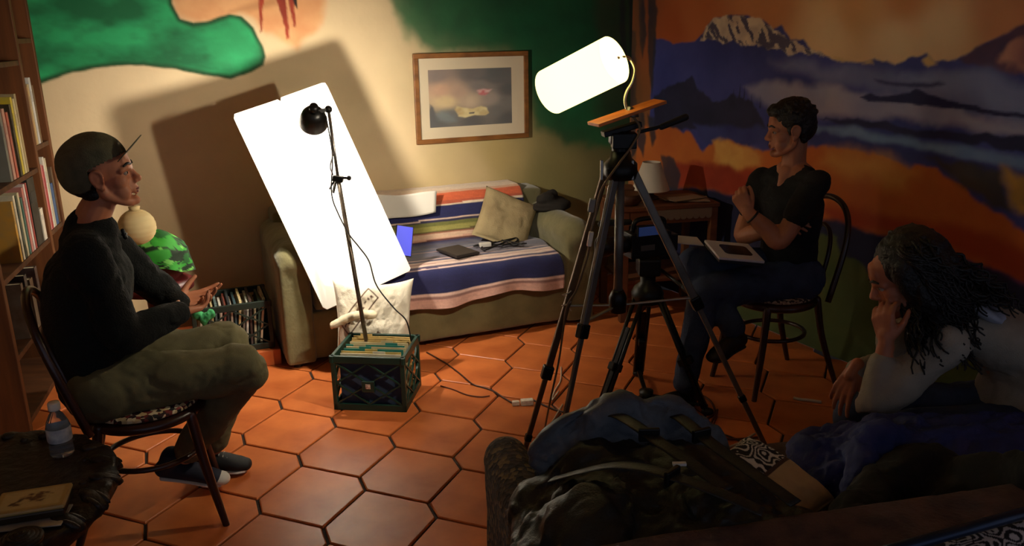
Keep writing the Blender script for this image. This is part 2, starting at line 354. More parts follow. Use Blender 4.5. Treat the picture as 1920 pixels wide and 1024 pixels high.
# ---- mural wall on the right: volcano landscape
def paint_mural(P):
    C = idw(P, [(*(0.082, 1.831), (150,84,48)), (*(0.622, 1.818), (204,116,64)), (*(0.425, 1.693), (186,92,44)), (*(1.241, 1.831), (212,142,88)), (*(1.813, 1.790), (230,176,116)), (*(1.698, 1.664), (244,210,158)), (*(2.075, 1.641), (246,214,166)), (*(2.288, 1.688), (240,206,158)), (*(2.566, 1.772), (206,142,98)), (*(2.649, 1.811), (200,132,92)), (*(2.106, 1.830), (216,148,92)), (4., 1.9, (180,100,60)), (.1, 1.2, (150,92,50))], 3)
    S = lambda *a, **k: layer(C, P, *a, **k)
    # blue land under the ridge
    ridge = [(0.240, 1.660),(0.347, 1.647),(0.440, 1.622),(0.659, 1.643),(0.728, 1.699),(0.799, 1.765),(0.960, 1.789),(1.099, 1.778),(1.216, 1.753),(1.292, 1.708),(1.349, 1.724),(1.422, 1.647),(1.510, 1.653),(1.566, 1.605),(1.710, 1.560),(1.844, 1.542),(1.966, 1.566),(2.088, 1.539),(2.163, 1.575),(2.243, 1.596),(2.293, 1.560),(2.382, 1.571),(2.496, 1.631),(2.624, 1.691),(2.744, 1.748)]
    S(ridge+[(4.5,.9),(4.5,-.1),(.18,-.1)], (70,76,150), .008, .006, 25, 40, c2=(52,58,128), cs=5)
    # snow
    snow = [(0.692, 1.655),(0.737, 1.705),(0.808, 1.762),(0.960, 1.786),(1.099, 1.775),(1.208, 1.751),(1.285, 1.702),(1.366, 1.674),(1.453, 1.636),(1.566, 1.599),(1.658, 1.569),(1.569, 1.573),(1.466, 1.587),(1.414, 1.575),(1.322, 1.613),(1.264, 1.592),(1.179, 1.628),(1.089, 1.604),(0.990, 1.644),(0.912, 1.620),(0.827, 1.650)]
    S(snow, (232,214,186), .006, .012, 22, 41, c2=(204,184,164), cs=20)
    kd = np.clip(.5-sdpoly(P, snow)/.02, 0, 1); ac = (P[:, 0]+.75*P[:, 1]); al = (P[:, 0]-P[:, 1])
    st = fbm(np.c_[ac*26, al*7, al*0], 61, 3)+.35*fbm(np.c_[ac*60, al*18, al*0], 67, 2); kk = (np.clip((st-.03)/.06, 0, 1)*kd*.92)[:, None]
    C[:] = C*(1-kk)+np.array(lin((60,58,96)))*kk
    # right volcano
    S([(2.397, 1.571),(2.517, 1.644),(2.623, 1.696),(2.743, 1.752),(4.5,1.4),(4.5,1.2),(2.706, 1.524),(2.558, 1.532)], (96,62,88), .012, .01, 18, 43, c2=(70,52,88), cs=8)
    S([(2.595, 1.591),(2.631, 1.645),(2.682, 1.675),(2.754, 1.687),(2.784, 1.502),(2.681, 1.540),(2.636, 1.543)], (206,150,128), .02, .02, 14, 44, c2=(160,104,104), alpha=.9)
    for pl in ([(2.220, 1.567),(2.255, 1.587),(2.301, 1.560),(2.255, 1.544)], [(1.901, 1.544),(1.942, 1.560),(1.969, 1.541)], [(1.709, 1.565),(1.777, 1.556),(1.812, 1.541),(1.746, 1.540)]): S(pl, (226,190,130), .01, .01, 20, 45)
    # bands of mist
    S([(1.269, 1.544),(1.714, 1.528),(2.149, 1.517),(4.5,1.1),(4.5,.85),(2.437, 1.372),(1.987, 1.403),(1.432, 1.483)], (104,112,160), .04, .03, 6, 46, c2=(136,140,180), cs=4, alpha=.8)
    S([(1.107, 1.409),(1.438, 1.419),(1.728, 1.407),(2.052, 1.369),(2.387, 1.364),(2.817, 1.302),(2.823, 1.268),(2.347, 1.280),(1.678, 1.246),(1.252, 1.298)], (184,176,192), .03, .03, 7, 47, c2=(150,152,186), cs=5, alpha=.85)
    S([(2.151, 1.498),(2.560, 1.519),(2.785, 1.498),(2.807, 1.365),(2.481, 1.407),(2.268, 1.455)], (134,146,190), .04, .03, 6, 48, alpha=.8)
    S([(1.979, 1.466),(2.157, 1.459),(2.318, 1.477),(2.346, 1.464),(2.159, 1.440),(2.012, 1.447)], (48,52,96), .012, .008, 14, 49)
    # dark forest at the left
    S([(0.260, 1.299),(0.456, 1.364),(0.570, 1.403),(0.634, 1.428),(0.695, 1.350),(0.836, 1.288),(0.911, 1.300),(1.000, 1.330),(1.070, 1.340),(1.142, 1.309),(1.260, 1.216),(1.308, 1.154),(0.869, 1.118),(0.272, 1.075)], (34,36,66), .01, .012, 20, 50, c2=(44,44,78))
    for u in (1378, 1386, 1396, 1408, 1424):
        pass
    for (x, z) in ((1.015, 1.356),(1.066, 1.383),(1.102, 1.373),(1.165, 1.340),(1.233, 1.327)):
        S([(x-.006, z-.05), (x, z+.02), (x+.006, z-.05)], (38,40,72), .004, .003, 30, 51)
    # dark ridge in the mist, lake lines
    S([(1.902, 1.385),(1.962, 1.404),(2.019, 1.393),(2.136, 1.405),(2.205, 1.433),(2.306, 1.415),(2.435, 1.386),(2.630, 1.368),(2.809, 1.352),(2.811, 1.340),(2.538, 1.352),(2.334, 1.365),(2.052, 1.369),(1.961, 1.363)], (36,38,84), .006, .006, 22, 52)
    S([(1.677, 1.251),(1.942, 1.269),(2.240, 1.260),(2.528, 1.260),(2.823, 1.268),(2.833, 1.205),(2.559, 1.217),(2.246, 1.222),(1.882, 1.237)], (40,40,84), .008, .012, 14, 53, c2=(30,32,72))
    S([(1.581, 1.209),(1.883, 1.227),(2.248, 1.207),(2.562, 1.199),(2.837, 1.184),(2.847, 1.124),(2.470, 1.150),(2.078, 1.173),(1.615, 1.168)], (140,170,200), .02, .01, 10, 54, c2=(112,140,186), cs=6)
    S([(0.671, 1.126),(1.306, 1.172),(1.650, 1.177),(2.139, 1.165),(2.521, 1.143),(2.847, 1.124),(2.886, 0.886),(2.618, 0.992),(2.373, 1.099),(2.025, 1.110),(1.622, 1.106),(1.274, 1.079),(0.833, 0.964)], (46,50,116), .02, .02, 9, 55, c2=(62,70,134), cs=6)
    # orange valley
    S([(0.070, 1.063),(0.352, 1.082),(0.622, 1.088),(0.772, 0.983),(0.874, 1.060),(1.059, 1.068),(1.278, 1.037),(1.622, 1.101),(1.763, 1.111),(2.025, 1.110),(2.208, 1.082),(2.348, 1.081),(2.487, 1.033),(2.648, 0.951),(2.896, 0.821),(2.925, 0.649),(2.689, 0.687),(2.427, 0.724),(2.107, 0.723),(1.808, 0.735),(1.514, 0.708),(1.087, 0.746),(0.699, 0.736),(0.089, 0.640)], (208,116,48), .012, .015, 14, 56, c2=(196,100,42), cs=5)
    S([(0.855, 1.052),(1.059, 1.068),(1.287, 1.026),(1.286, 0.952),(1.073, 0.904),(0.885, 0.925)], (232,182,96), .02, .02, 12, 57, c2=(214,140,70))
    S([(1.764, 1.106),(2.027, 1.095),(2.268, 1.060),(2.222, 0.982),(1.913, 0.988),(1.704, 1.015)], (230,164,78), .06, .03, 8, 58, alpha=.8)
    S([(0.420, 0.878),(0.887, 0.898),(1.247, 0.922),(1.494, 0.897),(1.589, 0.723),(1.086, 0.752),(0.699, 0.736),(0.375, 0.692)], (170,50,26), .03, .02, 10, 59, c2=(146,40,24), alpha=.9)
    S([(1.691, 0.812),(2.062, 0.823),(2.410, 0.837),(2.665, 0.840),(2.904, 0.777),(2.925, 0.649),(2.689, 0.687),(2.427, 0.724),(2.107, 0.723),(1.808, 0.735)], (168,56,24), .04, .02, 8, 61, alpha=.85)
    S([(2.315, 1.126),(2.471, 1.141),(2.669, 1.116),(2.713, 0.990),(2.742, 0.949),(2.649, 0.946),(2.487, 1.033)], (62,54,50), .02, .02, 12, 62, c2=(80,66,44), alpha=.9)
    S([(2.668, 1.125),(2.847, 1.124),(2.878, 0.930),(2.752, 0.960)], (214,160,70), .03, .02, 12, 63, c2=(150,120,60))
    # navy foreground and green meadow
    S([(0.089, 0.640),(0.699, 0.736),(1.176, 0.748),(1.552, 0.716),(1.808, 0.735),(2.107, 0.723),(2.427, 0.724),(2.689, 0.687),(2.925, 0.649),(4.5,-.1),(-.1,-.1),(-.1,.6)], (30,34,70), .02, .012, 12, 64, c2=(24,28,60), cs=5)
    S([(1.375, 0.474),(1.605, 0.581),(1.765, 0.639),(1.839, 0.644),(1.882, 0.578),(1.966, 0.563),(2.052, 0.527),(2.254, 0.534),(2.944, 0.532),(4.5,.4),(4.5,-.1),(1.0,-.1)], (84,98,48), .012, .02, 12, 65, c2=(72,86,44), cs=4)
    # plumes next to the corner
    for i, (u0, pl) in enumerate((((0), [(0.052, 1.966),(0.111, 1.964),(0.159, 1.694),(0.121, 1.522),(0.077, 1.694)]), (0, [(0.168, 1.961),(0.235, 1.958),(0.265, 1.826),(0.269, 1.560),(0.238, 1.283),(0.177, 1.558)]), (0, [(0.076, 1.202),(0.150, 1.171),(0.194, 0.995),(0.165, 0.860),(0.100, 0.948)]), (0, [(0.198, 1.161),(0.269, 1.145),(0.299, 1.006),(0.256, 0.951)]), (0, [(0.362, 0.906),(0.485, 0.901),(0.568, 0.793),(0.543, 0.683),(0.409, 0.690)]), (0, [(-0.032, 1.695),(0.041, 1.694),(0.089, 0.910),(0.030, 0.828)]))):
        S(pl, (44,48,62), .012, .008, 18, 70+i, c2=(60,52,50), alpha=.9)
    S([(-0.007, 1.969),(0.064, 1.966),(0.129, 1.348),(0.119, 1.060),(0.046, 1.053)], (120,84,50), .03, .02, 10, 80, alpha=.5)
    return C
wall_right = wall_grid('wall_right', CO, RD, -.0, 5.2, .0075, 1.95, .0075, 2.6, paint_mural, m_plaster)
# ---- left wall behind the bookshelf, ceiling
SD = Vector((-.27, .963, 0)).normalized(); SL = Vector((-SD.y, SD.x, 0)); N0 = Vector((-2.13, 3.35, 0))
m_cream = mat('cream_plaster', (214, 182, 134), .8, (200, 166, 118), scale=2, bump=.1)
lw = MB(); c0 = N0+SL*.34-SD*3.6; c1 = N0+SL*.34+SD*1.6
lw.add([c0, c1, c1+Vector((0,0,2.6)), c0+Vector((0,0,2.6)), c0+SL*.1, c1+SL*.1, c1+SL*.1+Vector((0,0,2.6)), c0+SL*.1+Vector((0,0,2.6))], [(0,1,2,3),(7,6,5,4),(0,4,5,1),(2,6,7,3)])
struct(lw.build('wall_left', m_cream))
ce = MB(); ce.box((0, 2.9, 2.65), (9, 8.4, .1)); struct(ce.build('ceiling', m_cream))

# ================================================================== bookshelf and books
m_pine = wood('pine_board', (116, 68, 32), (78, 44, 20), .6)
m_pineh = wood('pine_shelf', (92, 54, 27), (64, 36, 18), .6, axis=0)
def sfr(along, depth, z): return N0+SD*along+SL*depth+Vector((0,0,z))
MS = Matrix((SD, SL, Vector((0,0,1)))).transposed()
bs = thing('bookshelf', 'tall pine bookshelf against the left wall behind the seated man', 'bookshelf', tuple(N0))
for al in (-.018, .84, 1.14):
    b_ = MB(); b_.box(sfr(al, .15, 1.1), (.036, .28, 2.2), MS); b_.build('upright', m_pine, bs, bevel=.003, world=True)
def shelf_board(a0, a1, z): b_ = MB(); b_.box(sfr((a0+a1)/2, .15, z-.012), (a1-a0, .27, .024), MS); b_.build('shelf_board', m_pineh, bs, bevel=.002, world=True)
for z in (.10, .40, .74, 1.10, 1.62, 2.0): shelf_board(0., .822, z)
for z in (.10, .42, .76, 1.20, 1.72): shelf_board(.858, 1.122, z)
bk = MB(); bk.box(sfr(.56, .295, 1.1), (1.16, .01, 2.2), MS); bk.build('back_panel', m_pineh, bs, world=True)
book_i = [0]
def book(al, z, t, h, d, c, label, grp, lean=0., c2=None):
    """a hard cover book standing spine outwards on a shelf"""
    book_i[0] += 1
    t_ = thing('book', label, 'book', tuple(sfr(al, .05, z)), 0, grp)
    R_ = MS @ Matrix.Rotation(lean, 3, 'Y'); o = sfr(al, .02, z+.001)
    if lean: o = o+Vector((0,0,abs(math.sin(lean))*t/2))
    mc = mat('book_cover', c, .5, c2, scale=20); mp_ = mat('book_pages', (214, 200, 168), .8)
    def B(x, y, zz, sx, sy, sz): q = MB(); q.box(o+R_ @ Vector((x, y, zz)), (sx, sy, sz), R_); return q
    B(0, d/2+.003, h/2, t*.82, d-.01, h-.008).build('pages', mp_, t_, world=True)
    B(0, .0015, h/2, t, .003, h).build('spine', mc, t_, bevel=.001, world=True)
    for s_ in (-1, 1): B(s_*(t/2-.0012), d/2, h/2, .0024, d, h).build('cover', mc, t_, world=True)
    if t > .018:
        sp_ = B(0, -.0006, h*.72, t*.7, .001, h*.16); sp_.build('title_label', mat('title_paper', c2 or (220,210,180), .6), t_, world=True)
BK = [
 (.60, 1.10, .030, .36, (206,182,44), 'bright yellow book on the bookshelf above the dark binder'), (.565, 1.10, .026, .33, (60,52,34), 'dark olive book beside the bright yellow one on the shelf'),
 (.64, 1.10, .028, .35, (214,196,150), 'cream book right of the bright yellow book on the shelf'), (.675, 1.10, .030, .37, (170,148,104), 'tan book at the right of the yellow and cream ones'),

 (.50, 1.10, .030, .30, (190,90,70), 'faded red book left of the dark olive one'), (.45, 1.10, .036, .32, (205,150,130), 'pink book at the frame edge on the upper shelf'),
 (.40, 1.10, .030, .31, (120,120,110), 'grey book at the frame edge on the upper shelf'),
 (.33, .74, .026, .28, (200,150,60), 'orange yellow book on the lower shelf by the frame edge'), (.37, .74, .026, .30, (220,210,180), 'cream book right of the orange yellow one'),
 (.405, .74, .022, .29, (50,60,50), 'thin dark green book between two cream ones'), (.44, .74, .028, .30, (204,190,150), 'second cream book on the lower shelf'), (.478, .74, .024, .27, (40,92,80), 'teal book on the lower shelf left of the pink ones'),
 (.52, .74, .028, .31, (196,120,110), 'pink book with a worn spine on the lower shelf'), (.555, .74, .026, .32, (214,196,190), 'white and pink book left of the dark binder'), (.588, .74, .024, .32, (150,40,36), 'dark red book beside the black binder'),
 (.675, .74, .115, .33, (22,20,18), 'wide black binder standing in the lower shelf bay'), (.775, .74, .05, .16, (224,214,196), 'small white box file at the foot of the binder'),
 (.895, 1.20, .032, .29, (150,104,60), 'tan book left on the narrow upper shelf by the wall'), (.93, 1.20, .03, .30, (190,160,110), 'pale tan book in the middle of the narrow upper shelf'),
 (.972, 1.20, .036, .33, (206,204,200), 'glossy white and grey book on the narrow upper shelf'), (1.01, 1.20, .026, .29, (110,84,54), 'brown book right end of the narrow upper shelf'),
 (.885, .76, .022, .33, (190,54,60), 'red book first after the middle upright on the narrow shelf'), (.912, .76, .022, .34, (214,120,120), 'pink book second on the narrow shelf'), (.94, .76, .022, .33, (176,40,50), 'crimson book third on the narrow shelf'),
 (.97, .76, .026, .37, (222,214,200), 'tall white book fourth on the narrow shelf'), (1.002, .76, .024, .36, (200,190,160), 'cream book fifth on the narrow shelf'), (1.045, .76, .05, .22, (40,84,140), 'blue box file at the right end of the narrow shelf'), (1.095, .76, .034, .3, (90,64,40), 'brown book last on the narrow shelf by the wall'),
 (.25, .40, .03, .26, (70,50,36), 'dark brown book on the low shelf behind the chair'), (.32, .40, .04, .28, (50,44,40), 'black book on the low shelf behind the chair'), (.40, .40, .05, .24, (90,70,50), 'wide brown book on the low shelf behind the chair'), (.50, .40, .04, .27, (60,40,36), 'dark maroon book on the low shelf behind the chair'),
]
for i, (al, z, t, h, c, lb) in enumerate(BK): book(al, z, t, h, .20, c, lb, 'books standing on the pine bookshelf', c2=tuple(min(255, int(k*.7+40)) for k in c))
# camera-like gadget and jar lying on books
g = thing('glass_jar', 'small grey lidded jar on top of the narrow upper shelf books', 'jar', tuple(sfr(.96, .08, 1.531)))
q = MB(); q.lathe([(.0,0),(.024,0),(.026,.01),(.026,.04),(.022,.045)], sfr(.965, .1, 1.531)); q.build('jar_body', mat('jar_glass', (150,150,140), .2, metal=.2), g, True, world=True)
q = MB(); q.lathe([(.0,.045),(.025,.045),(.025,.058),(.0,.058)], sfr(.965, .1, 1.531)); q.build('lid', mat('jar_lid', (90,90,84), .4, metal=.6), g, True, world=True)

# ================================================================== framed picture
fr = thing('picture_frame', 'wooden framed landscape print with cream mat on the back wall', 'picture', tuple(CO-A3*1.165+Vector((0,0,1.035))))
MW = Matrix((A3, Vector((0,0,1)), -B3)).transposed().to_4x4(); MW.translation = CO-A3*1.165-B3*.001+Vector((0,0,1.0))
m_frame = wood('frame_wood', (150, 98, 48), (112, 70, 34), .4, axis=0)
fw, fh, fz = .77, .555, .035; bwid = .03
for (x0, x1, y0, y1) in ((-fw/2, fw/2, fz, fz+bwid), (-fw/2, fw/2, fz+fh-bwid, fz+fh), (-fw/2, -fw/2+bwid, fz+bwid, fz+fh-bwid), (fw/2-bwid, fw/2, fz+bwid, fz+fh-bwid)):
    q = MB(); q.prism([(x0,y0),(x1,y0),(x1,y1),(x0,y1)], MW, 0, .024); q.build('frame_rail', m_frame, fr, bevel=.003, world=True)
q = MB(); q.prism([(-fw/2+bwid,fz+bwid),(fw/2-bwid,fz+bwid),(fw/2-bwid,fz+fh-bwid),(-fw/2+bwid,fz+fh-bwid)], MW, .001, .011); q.build('mat_board', mat('mat_board', (214,196,160), .8), fr, world=True)
pw, ph = .56, .355; nu, nv = 150, 100
U, Vv = np.meshgrid(np.linspace(0,1,nu), np.linspace(0,1,nv)); PP = np.c_[U.ravel(), Vv.ravel()]
Cp = idw(PP, [(.1,.9,(120,98,84)),(.15,.65,(196,150,112)),(.35,.6,(176,140,110)),(.2,.45,(214,186,128)),(.5,.45,(190,164,130)),(.75,.45,(150,132,116)),(.5,.9,(76,64,58)),(.8,.9,(48,50,46)),(.95,.6,(44,44,40)),(.95,.4,(96,90,80)),(.6,.7,(110,96,86)),(.1,.1,(34,30,26)),(.5,.08,(44,34,28)),(.95,.1,(44,38,32)),(.25,.2,(70,72,68)),(.8,.25,(90,84,74))], 3.4)
Cp = layer(Cp, PP, [(.0,.42),(.05,.34),(.09,.2),(.1,0),(0,0)], (30,28,26), .02, .02, 8, 1)
Cp = layer(Cp, PP, [(.08,.24),(.14,.3),(.25,.27),(.3,.12),(.18,.08),(.1,.1)], (96,110,108), .05, .03, 8, 2, alpha=.7)
Cp = layer(Cp, PP, [(.5,.86),(.65,.88),(.9,.84),(.92,.76),(.7,.74),(.55,.78)], (60,56,52), .05, .04, 9, 3, alpha=.8)
Cp = layer(Cp, PP, [(.3,.3),(.34,.36),(.42,.32),(.52,.3),(.62,.34),(.7,.3),(.71,.2),(.66,.16),(.54,.18),(.42,.15),(.34,.17)], (222,204,140), .012, .01, 14, 4, c2=(190,160,90), cs=14)
Cp = layer(Cp, PP, [(.47,.235),(.54,.24),(.53,.21),(.47,.21)], (40,30,26), .008)
Cp = layer(Cp, PP, [(.57,.62),(.66,.64),(.76,.63),(.74,.58),(.66,.54),(.6,.55)], (196,84,84), .02, .015, 12, 5, c2=(214,170,160), cs=20)
Xp = np.zeros((len(PP), 3)); Mw = np.array(MW)
loc = np.c_[(PP[:,0]-.5)*pw-.012, fz+.1+PP[:,1]*ph, np.full(len(PP), .0118), np.ones(len(PP))]
Xp = (Mw @ loc.T).T[:, :3]
me = gridmesh('print', Xp.reshape(nv, nu, 3), nu, nv); paint(me, Cp); me.materials.append(mat('landscape_print', (200,200,200), .5, attr='paint', scale=20)); link('print', me, None, fr, world=True)
pp_ = link('picture_glass', (lambda q: (q.prism([(-fw/2+bwid,fz+bwid),(fw/2-bwid,fz+bwid),(fw/2-bwid,fz+fh-bwid),(-fw/2+bwid,fz+fh-bwid)], MW, .014, .016), (lambda m_: (m_.from_pydata(q.v, [], q.f), m_)[1])(bpy.data.meshes.new('picture_glass')))[1])(MB()), mat('picture_glass', (255,255,255), .05, alpha=.06), fr, world=True)

# ================================================================== green sofa under the board
m_sofa = mat('olive_velvet', (120, 112, 74), .85, (98, 92, 58), scale=7, bump=.25, bscale=60, sheen=.3)
m_sofad = mat('olive_velvet_back', (110, 102, 68), .85, (92, 86, 54), scale=7, bump=.25, bscale=60, sheen=.3)
sofa = thing('sofa', 'olive green velvet sofa by the back wall with a striped blanket', 'sofa', (-1.19, 4.09, 0), TH)
def soft_box(name, x0, x1, y0, y1, z0, z1, m, par, r=.04, fold=.006, seed=0, fs=9, voxel=.014, extra=None, it=6):
    q = MB(); q.box(((x0+x1)/2, (y0+y1)/2, (z0+z1)/2), (x1-x0, y1-y0, z1-z0))
    if extra: extra(q)
    me = remesh(q, name, voxel, it, fold, fs, (1,1,1), seed, fac=.7); me.materials.append(m); return link(name, me, None, par, True)
soft_box('base', .10, 1.72, .02, .82, .03, .30, m_sofa, sofa, seed=1)
def armx(x0, x1, zt):
    def f(q): q.limb([((x0+x1)/2, .07, zt-.075), ((x0+x1)/2, .74, zt-.07)], [(x1-x0)/2+.012, (x1-x0)/2+.012])
    return f
soft_box('armrest', -.01, .15, .0, .83, .02, .58, m_sofa, sofa, seed=2, extra=armx(-.01, .15, .66), it=5)
soft_box('armrest', 1.64, 1.82, .0, .83, .02, .54, m_sofa, sofa, seed=3, extra=armx(1.64, 1.82, .62), it=5)
soft_box('backrest', .05, 1.76, .60, .83, .2, .74, m_sofad, sofa, seed=4, it=10)
soft_box('seat_cushion', .16, .88, .02, .62, .30, .44, m_sofa, sofa, seed=5)
soft_box('seat_cushion', .89, 1.63, .02, .62, .30, .44, m_sofa, sofa, seed=6)
for x, y in ((.05,.05),(1.75,.05),(.05,.8),(1.75,.8)):
    q = MB(); q.lathe([(.022,0),(.028,.035)], (x, y, 0)); q.build('foot', mat('sofa_foot', (30,22,16), .5), sofa)
# striped blanket
prof = [(.838,.50),(.838,.70),(.82,.765),(.74,.775),(.625,.765),(.588,.70),(.57,.60),(.555,.52),(.53,.468),(.45,.462),(.30,.466),(.12,.468),(.02,.462),(-.015,.44),(-.022,.38),(-.022,.30),(-.024,.245)]
pts = [Vector((y, z, 0)) for y, z in prof]; cum = [0]
for i in range(1, len(pts)): cum.append(cum[-1]+(pts[i]-pts[i-1]).length)
nv = 200; nu = 120; T_ = np.linspace(0, cum[-1], nv); py = np.interp(T_, cum, [p.x for p in pts]); pz = np.interp(T_, cum, [p.y for p in pts])
k_ = np.ones(9)/9
py = np.convolve(np.pad(py, 4, 'edge'), k_, 'valid'); pz = np.convolve(np.pad(pz, 4, 'edge'), k_, 'valid')
uu = np.linspace(.42, 1.60, nu)
UU, TT = np.meshgrid(uu, T_); PY = np.repeat(py[:, None], nu, 1); PZ = np.repeat(pz[:, None], nu, 1)
nz = fbm(np.c_[UU.ravel()*5, TT.ravel()*5, UU.ravel()*0], 8, 4).reshape(nv, nu)
edge = np.clip((UU-1.5)/.1, 0, 1)
X = np.stack([UU+.008*nz+.012*np.sin(TT*14), PY-.006*np.abs(nz)-.002, PZ+.010*np.abs(nz)+.003], -1)
X[..., 0] += 0; hang = np.clip((TT-(cum[-1]-.2))/.2, 0, 1); X[..., 2] -= hang*(.018*np.sin(UU*9)+.02*(1.0-UU)); X[..., 1] -= hang*.012*(1+np.sin(UU*23))
me = gridmesh('blanket', X.reshape(nv, nu, 3), nu, nv)
stripes = [(.0,(206,180,150)),(.40,(216,190,160)),(.462,(206,160,130)),(.49,(204,96,58)),(.545,(176,84,58)),(.562,(226,206,180)),(.572,(34,36,84)),(.655,(226,196,176)),(.663,(44,40,70)),(.676,(112,112,56)),(.70,(152,146,78)),(.728,(96,84,52)),(.738,(150,92,72)),(.745,(206,172,146)),(.775,(196,150,128)),(.79,(90,50,44)),(.80,(36,34,76)),(.86,(70,50,60)),(.868,(46,40,72)),(.93,(90,64,66)),(.94,(38,36,76)),(1.0,(150,110,104)),(1.012,(54,46,78)),(1.10,(70,54,74)),(1.17,(206,170,160)),(1.185,(60,48,80)),(1.22,(206,176,160)),(1.25,(160,110,100)),(1.262,(214,184,170)),(1.30,(60,46,80)),(1.325,(214,180,170)),(1.34,(30,32,80)),(1.47,(28,30,76)),(1.482,(224,190,176)),(1.494,(150,110,104)),(1.51,(206,160,144)),(1.6,(214,176,160))]
sc = cum[-1]/1.57
edgs = np.array([s_[0]*sc for s_ in stripes]); cl = np.array([lin(s_[1]) for s_ in stripes])
tt_ = (TT+.006*fbm(np.c_[UU.ravel()*3, TT.ravel()*0, TT.ravel()*0], 9, 3).reshape(nv, nu)).ravel()
ix = np.clip(np.searchsorted(edgs, tt_, 'right')-1, 0, len(cl)-1)
Cb = cl[ix]*(1+.22*fbm(np.c_[UU.ravel()*30, TT.ravel()*160, UU.ravel()*0], 4, 3))[:, None]
paint(me, Cb); me.materials.append(mat('blanket_wool', (200,200,200), .95, attr='paint', scale=90, bump=.4, bscale=220, sheen=.3))
bl = link('striped_blanket', me, None, None, True); bl.matrix_world = TM[sofa.name].copy()
sm = bl.modifiers.new('solid', 'SOLIDIFY'); sm.thickness = .006; sm.offset = 1
tag(bl, 'navy, orange and cream striped wool blanket spread over the sofa', 'blanket')
# pillow-like shapes
def pillow(w_, h_, t_, nu=44, nv=34, pinch=.12, fold=.008, seed=0):
    U, V_ = np.meshgrid(np.linspace(-1,1,nu), np.linspace(-1,1,nv)); out = []
    r = (1-np.abs(U)**3.2)*(1-np.abs(V_)**3.2); e = np.power(np.clip(r,0,1), .42)
    x = U*w_/2*(1-pinch*(1-np.abs(U))*0-pinch*.5*(1-V_**2)*np.abs(U)**4*0+.0); y = V_*h_/2
    x = x*(1-pinch*(1-np.abs(V_)**2)*np.abs(U)**6*.6); y = y*(1-pinch*(1-np.abs(U)**2)*np.abs(V_)**6*.6)
    n = fbm(np.c_[U.ravel()*3, V_.ravel()*3, U.ravel()*0+seed], seed, 4).reshape(U.shape)
    top = np.stack([x, y, e*t_/2+n*fold*(e)], -1); bot = np.stack([x, y, -e*t_/2+n*fold*e*.6], -1)
    return U, V_, top, bot
def pillow_mesh(name, w_, h_, t_, M, colf=None, **kw):
    U, V_, top, bot = pillow(w_, h_, t_, **kw); nv, nu = U.shape
    a = top.reshape(-1, 3); b = bot.reshape(-1, 3); n = nu*nv; idx = np.arange(n).reshape(nv, nu)
    F = [];
    for i in range(nv-1):
        for j in range(nu-1):
            F.append((idx[i,j], idx[i,j+1], idx[i+1,j+1], idx[i+1,j])); F.append((n+idx[i,j], n+idx[i+1,j], n+idx[i+1,j+1], n+idx[i,j+1]))
    rim = [idx[0,j] for j in range(nu)]+[idx[i,nu-1] for i in range(1,nv)]+[idx[nv-1,j] for j in range(nu-2,-1,-1)]+[idx[i,0] for i in range(nv-2,0,-1)]
    for k in range(len(rim)): p, q = rim[k], rim[(k+1) % len(rim)]; F.append((p, n+p, n+q, q))
    P = np.vstack([a, b]); M = np.array(M); P = (M[:3,:3] @ P.T).T+M[:3,3]
    me = bpy.data.meshes.new(name); me.from_pydata([tuple(p) for p in P], [], [tuple(int(i) for i in f) for f in F]); me.update()
    if colf is not None: c = colf(U.ravel(), V_.ravel()); paint(me, np.vstack([c, c]))
    return me
def mat4(M3, t): M = M3.to_4x4(); M.translation = Vector(t); return M
TS_ = TM[sofa.name]
def sofaW(x, y, z): return TS_ @ Vector((x, y, z))
m_cush = mat('beige_linen', (160, 142, 104), .9, (140, 122, 88), scale=8, bump=.3, bscale=120)
Mc = mat4(TS_.to_3x3() @ (Matrix.Rotation(math.radians(62), 3, 'X') @ Matrix.Rotation(math.radians(-28), 3, 'Z')), sofaW(1.43, .44, .585))
cu = link('cushion', pillow_mesh('cushion', .36, .34, .13, Mc, seed=3, fold=.015), m_cush, None, True); tag(cu, 'beige square cushion leaning in the right corner of the sofa', 'cushion')
# sheet of paper over the sofa back
q = np.zeros((12, 24, 3)); 
for i in range(12):
    for j in range(24):
        s_ = j/23; t_ = i/11
        p = sofaW(.60+.44*s_, .578-.02*t_-.05*(1-t_)*0, .80-.02*s_-(.17-.05*s_)*(1-t_)+.008*math.sin(s_*6+t_*2)); q[i, j] = (p.x-.012*math.sin(s_*3)*(1-t_)-.01, p.y-.035*(1-t_)-.012, p.z)
pa = link('paper_sheet', gridmesh('paper_sheet', q, 24, 12), mat('white_paper', (222,216,204), .7), None, True)
sm = pa.modifiers.new('solid', 'SOLIDIFY'); sm.thickness = .002; tag(pa, 'large white paper sheet hung over the sofa backrest', 'paper')
# phone-like tablet with a blue screen half behind the board, dark notebook, cables
tb = thing('tablet', 'tablet with glowing blue screen leaning behind the white board', 'tablet', tuple(sofaW(.80, .30, .475)))
Mt = TS_.to_3x3() @ Matrix.Rotation(math.radians(14), 3, 'Y') @ Matrix.Rotation(math.radians(-20), 3, 'X')
ctr = Vector((-0.592, 4.420, 0.620))
q = MB(); q.box(ctr, (.10, .010, .17), Mt); q.build('case', mat('tablet_case', (30,30,40), .4), tb, bevel=.003, world=True)
q = MB(); q.box(ctr+Mt @ Vector((0,-.0056,0)), (.09, .0012, .16), Mt); q.build('screen', mat('tablet_screen', (30,30,80), .3, emit=(.10,.11,.75), estr=1.1), tb, world=True)
nb = thing('notebook', 'dark flat notebook lying on the striped sofa seat', 'notebook', tuple(sofaW(1.03, .17, .49)))
q = MB(); q.box(sofaW(1.03, .2, .490), (.16, .22, .012), TS_.to_3x3() @ Matrix.Rotation(.25, 3, 'Z')); q.build('cover', mat('notebook_cover', (40,34,32), .5), nb, bevel=.003, world=True)
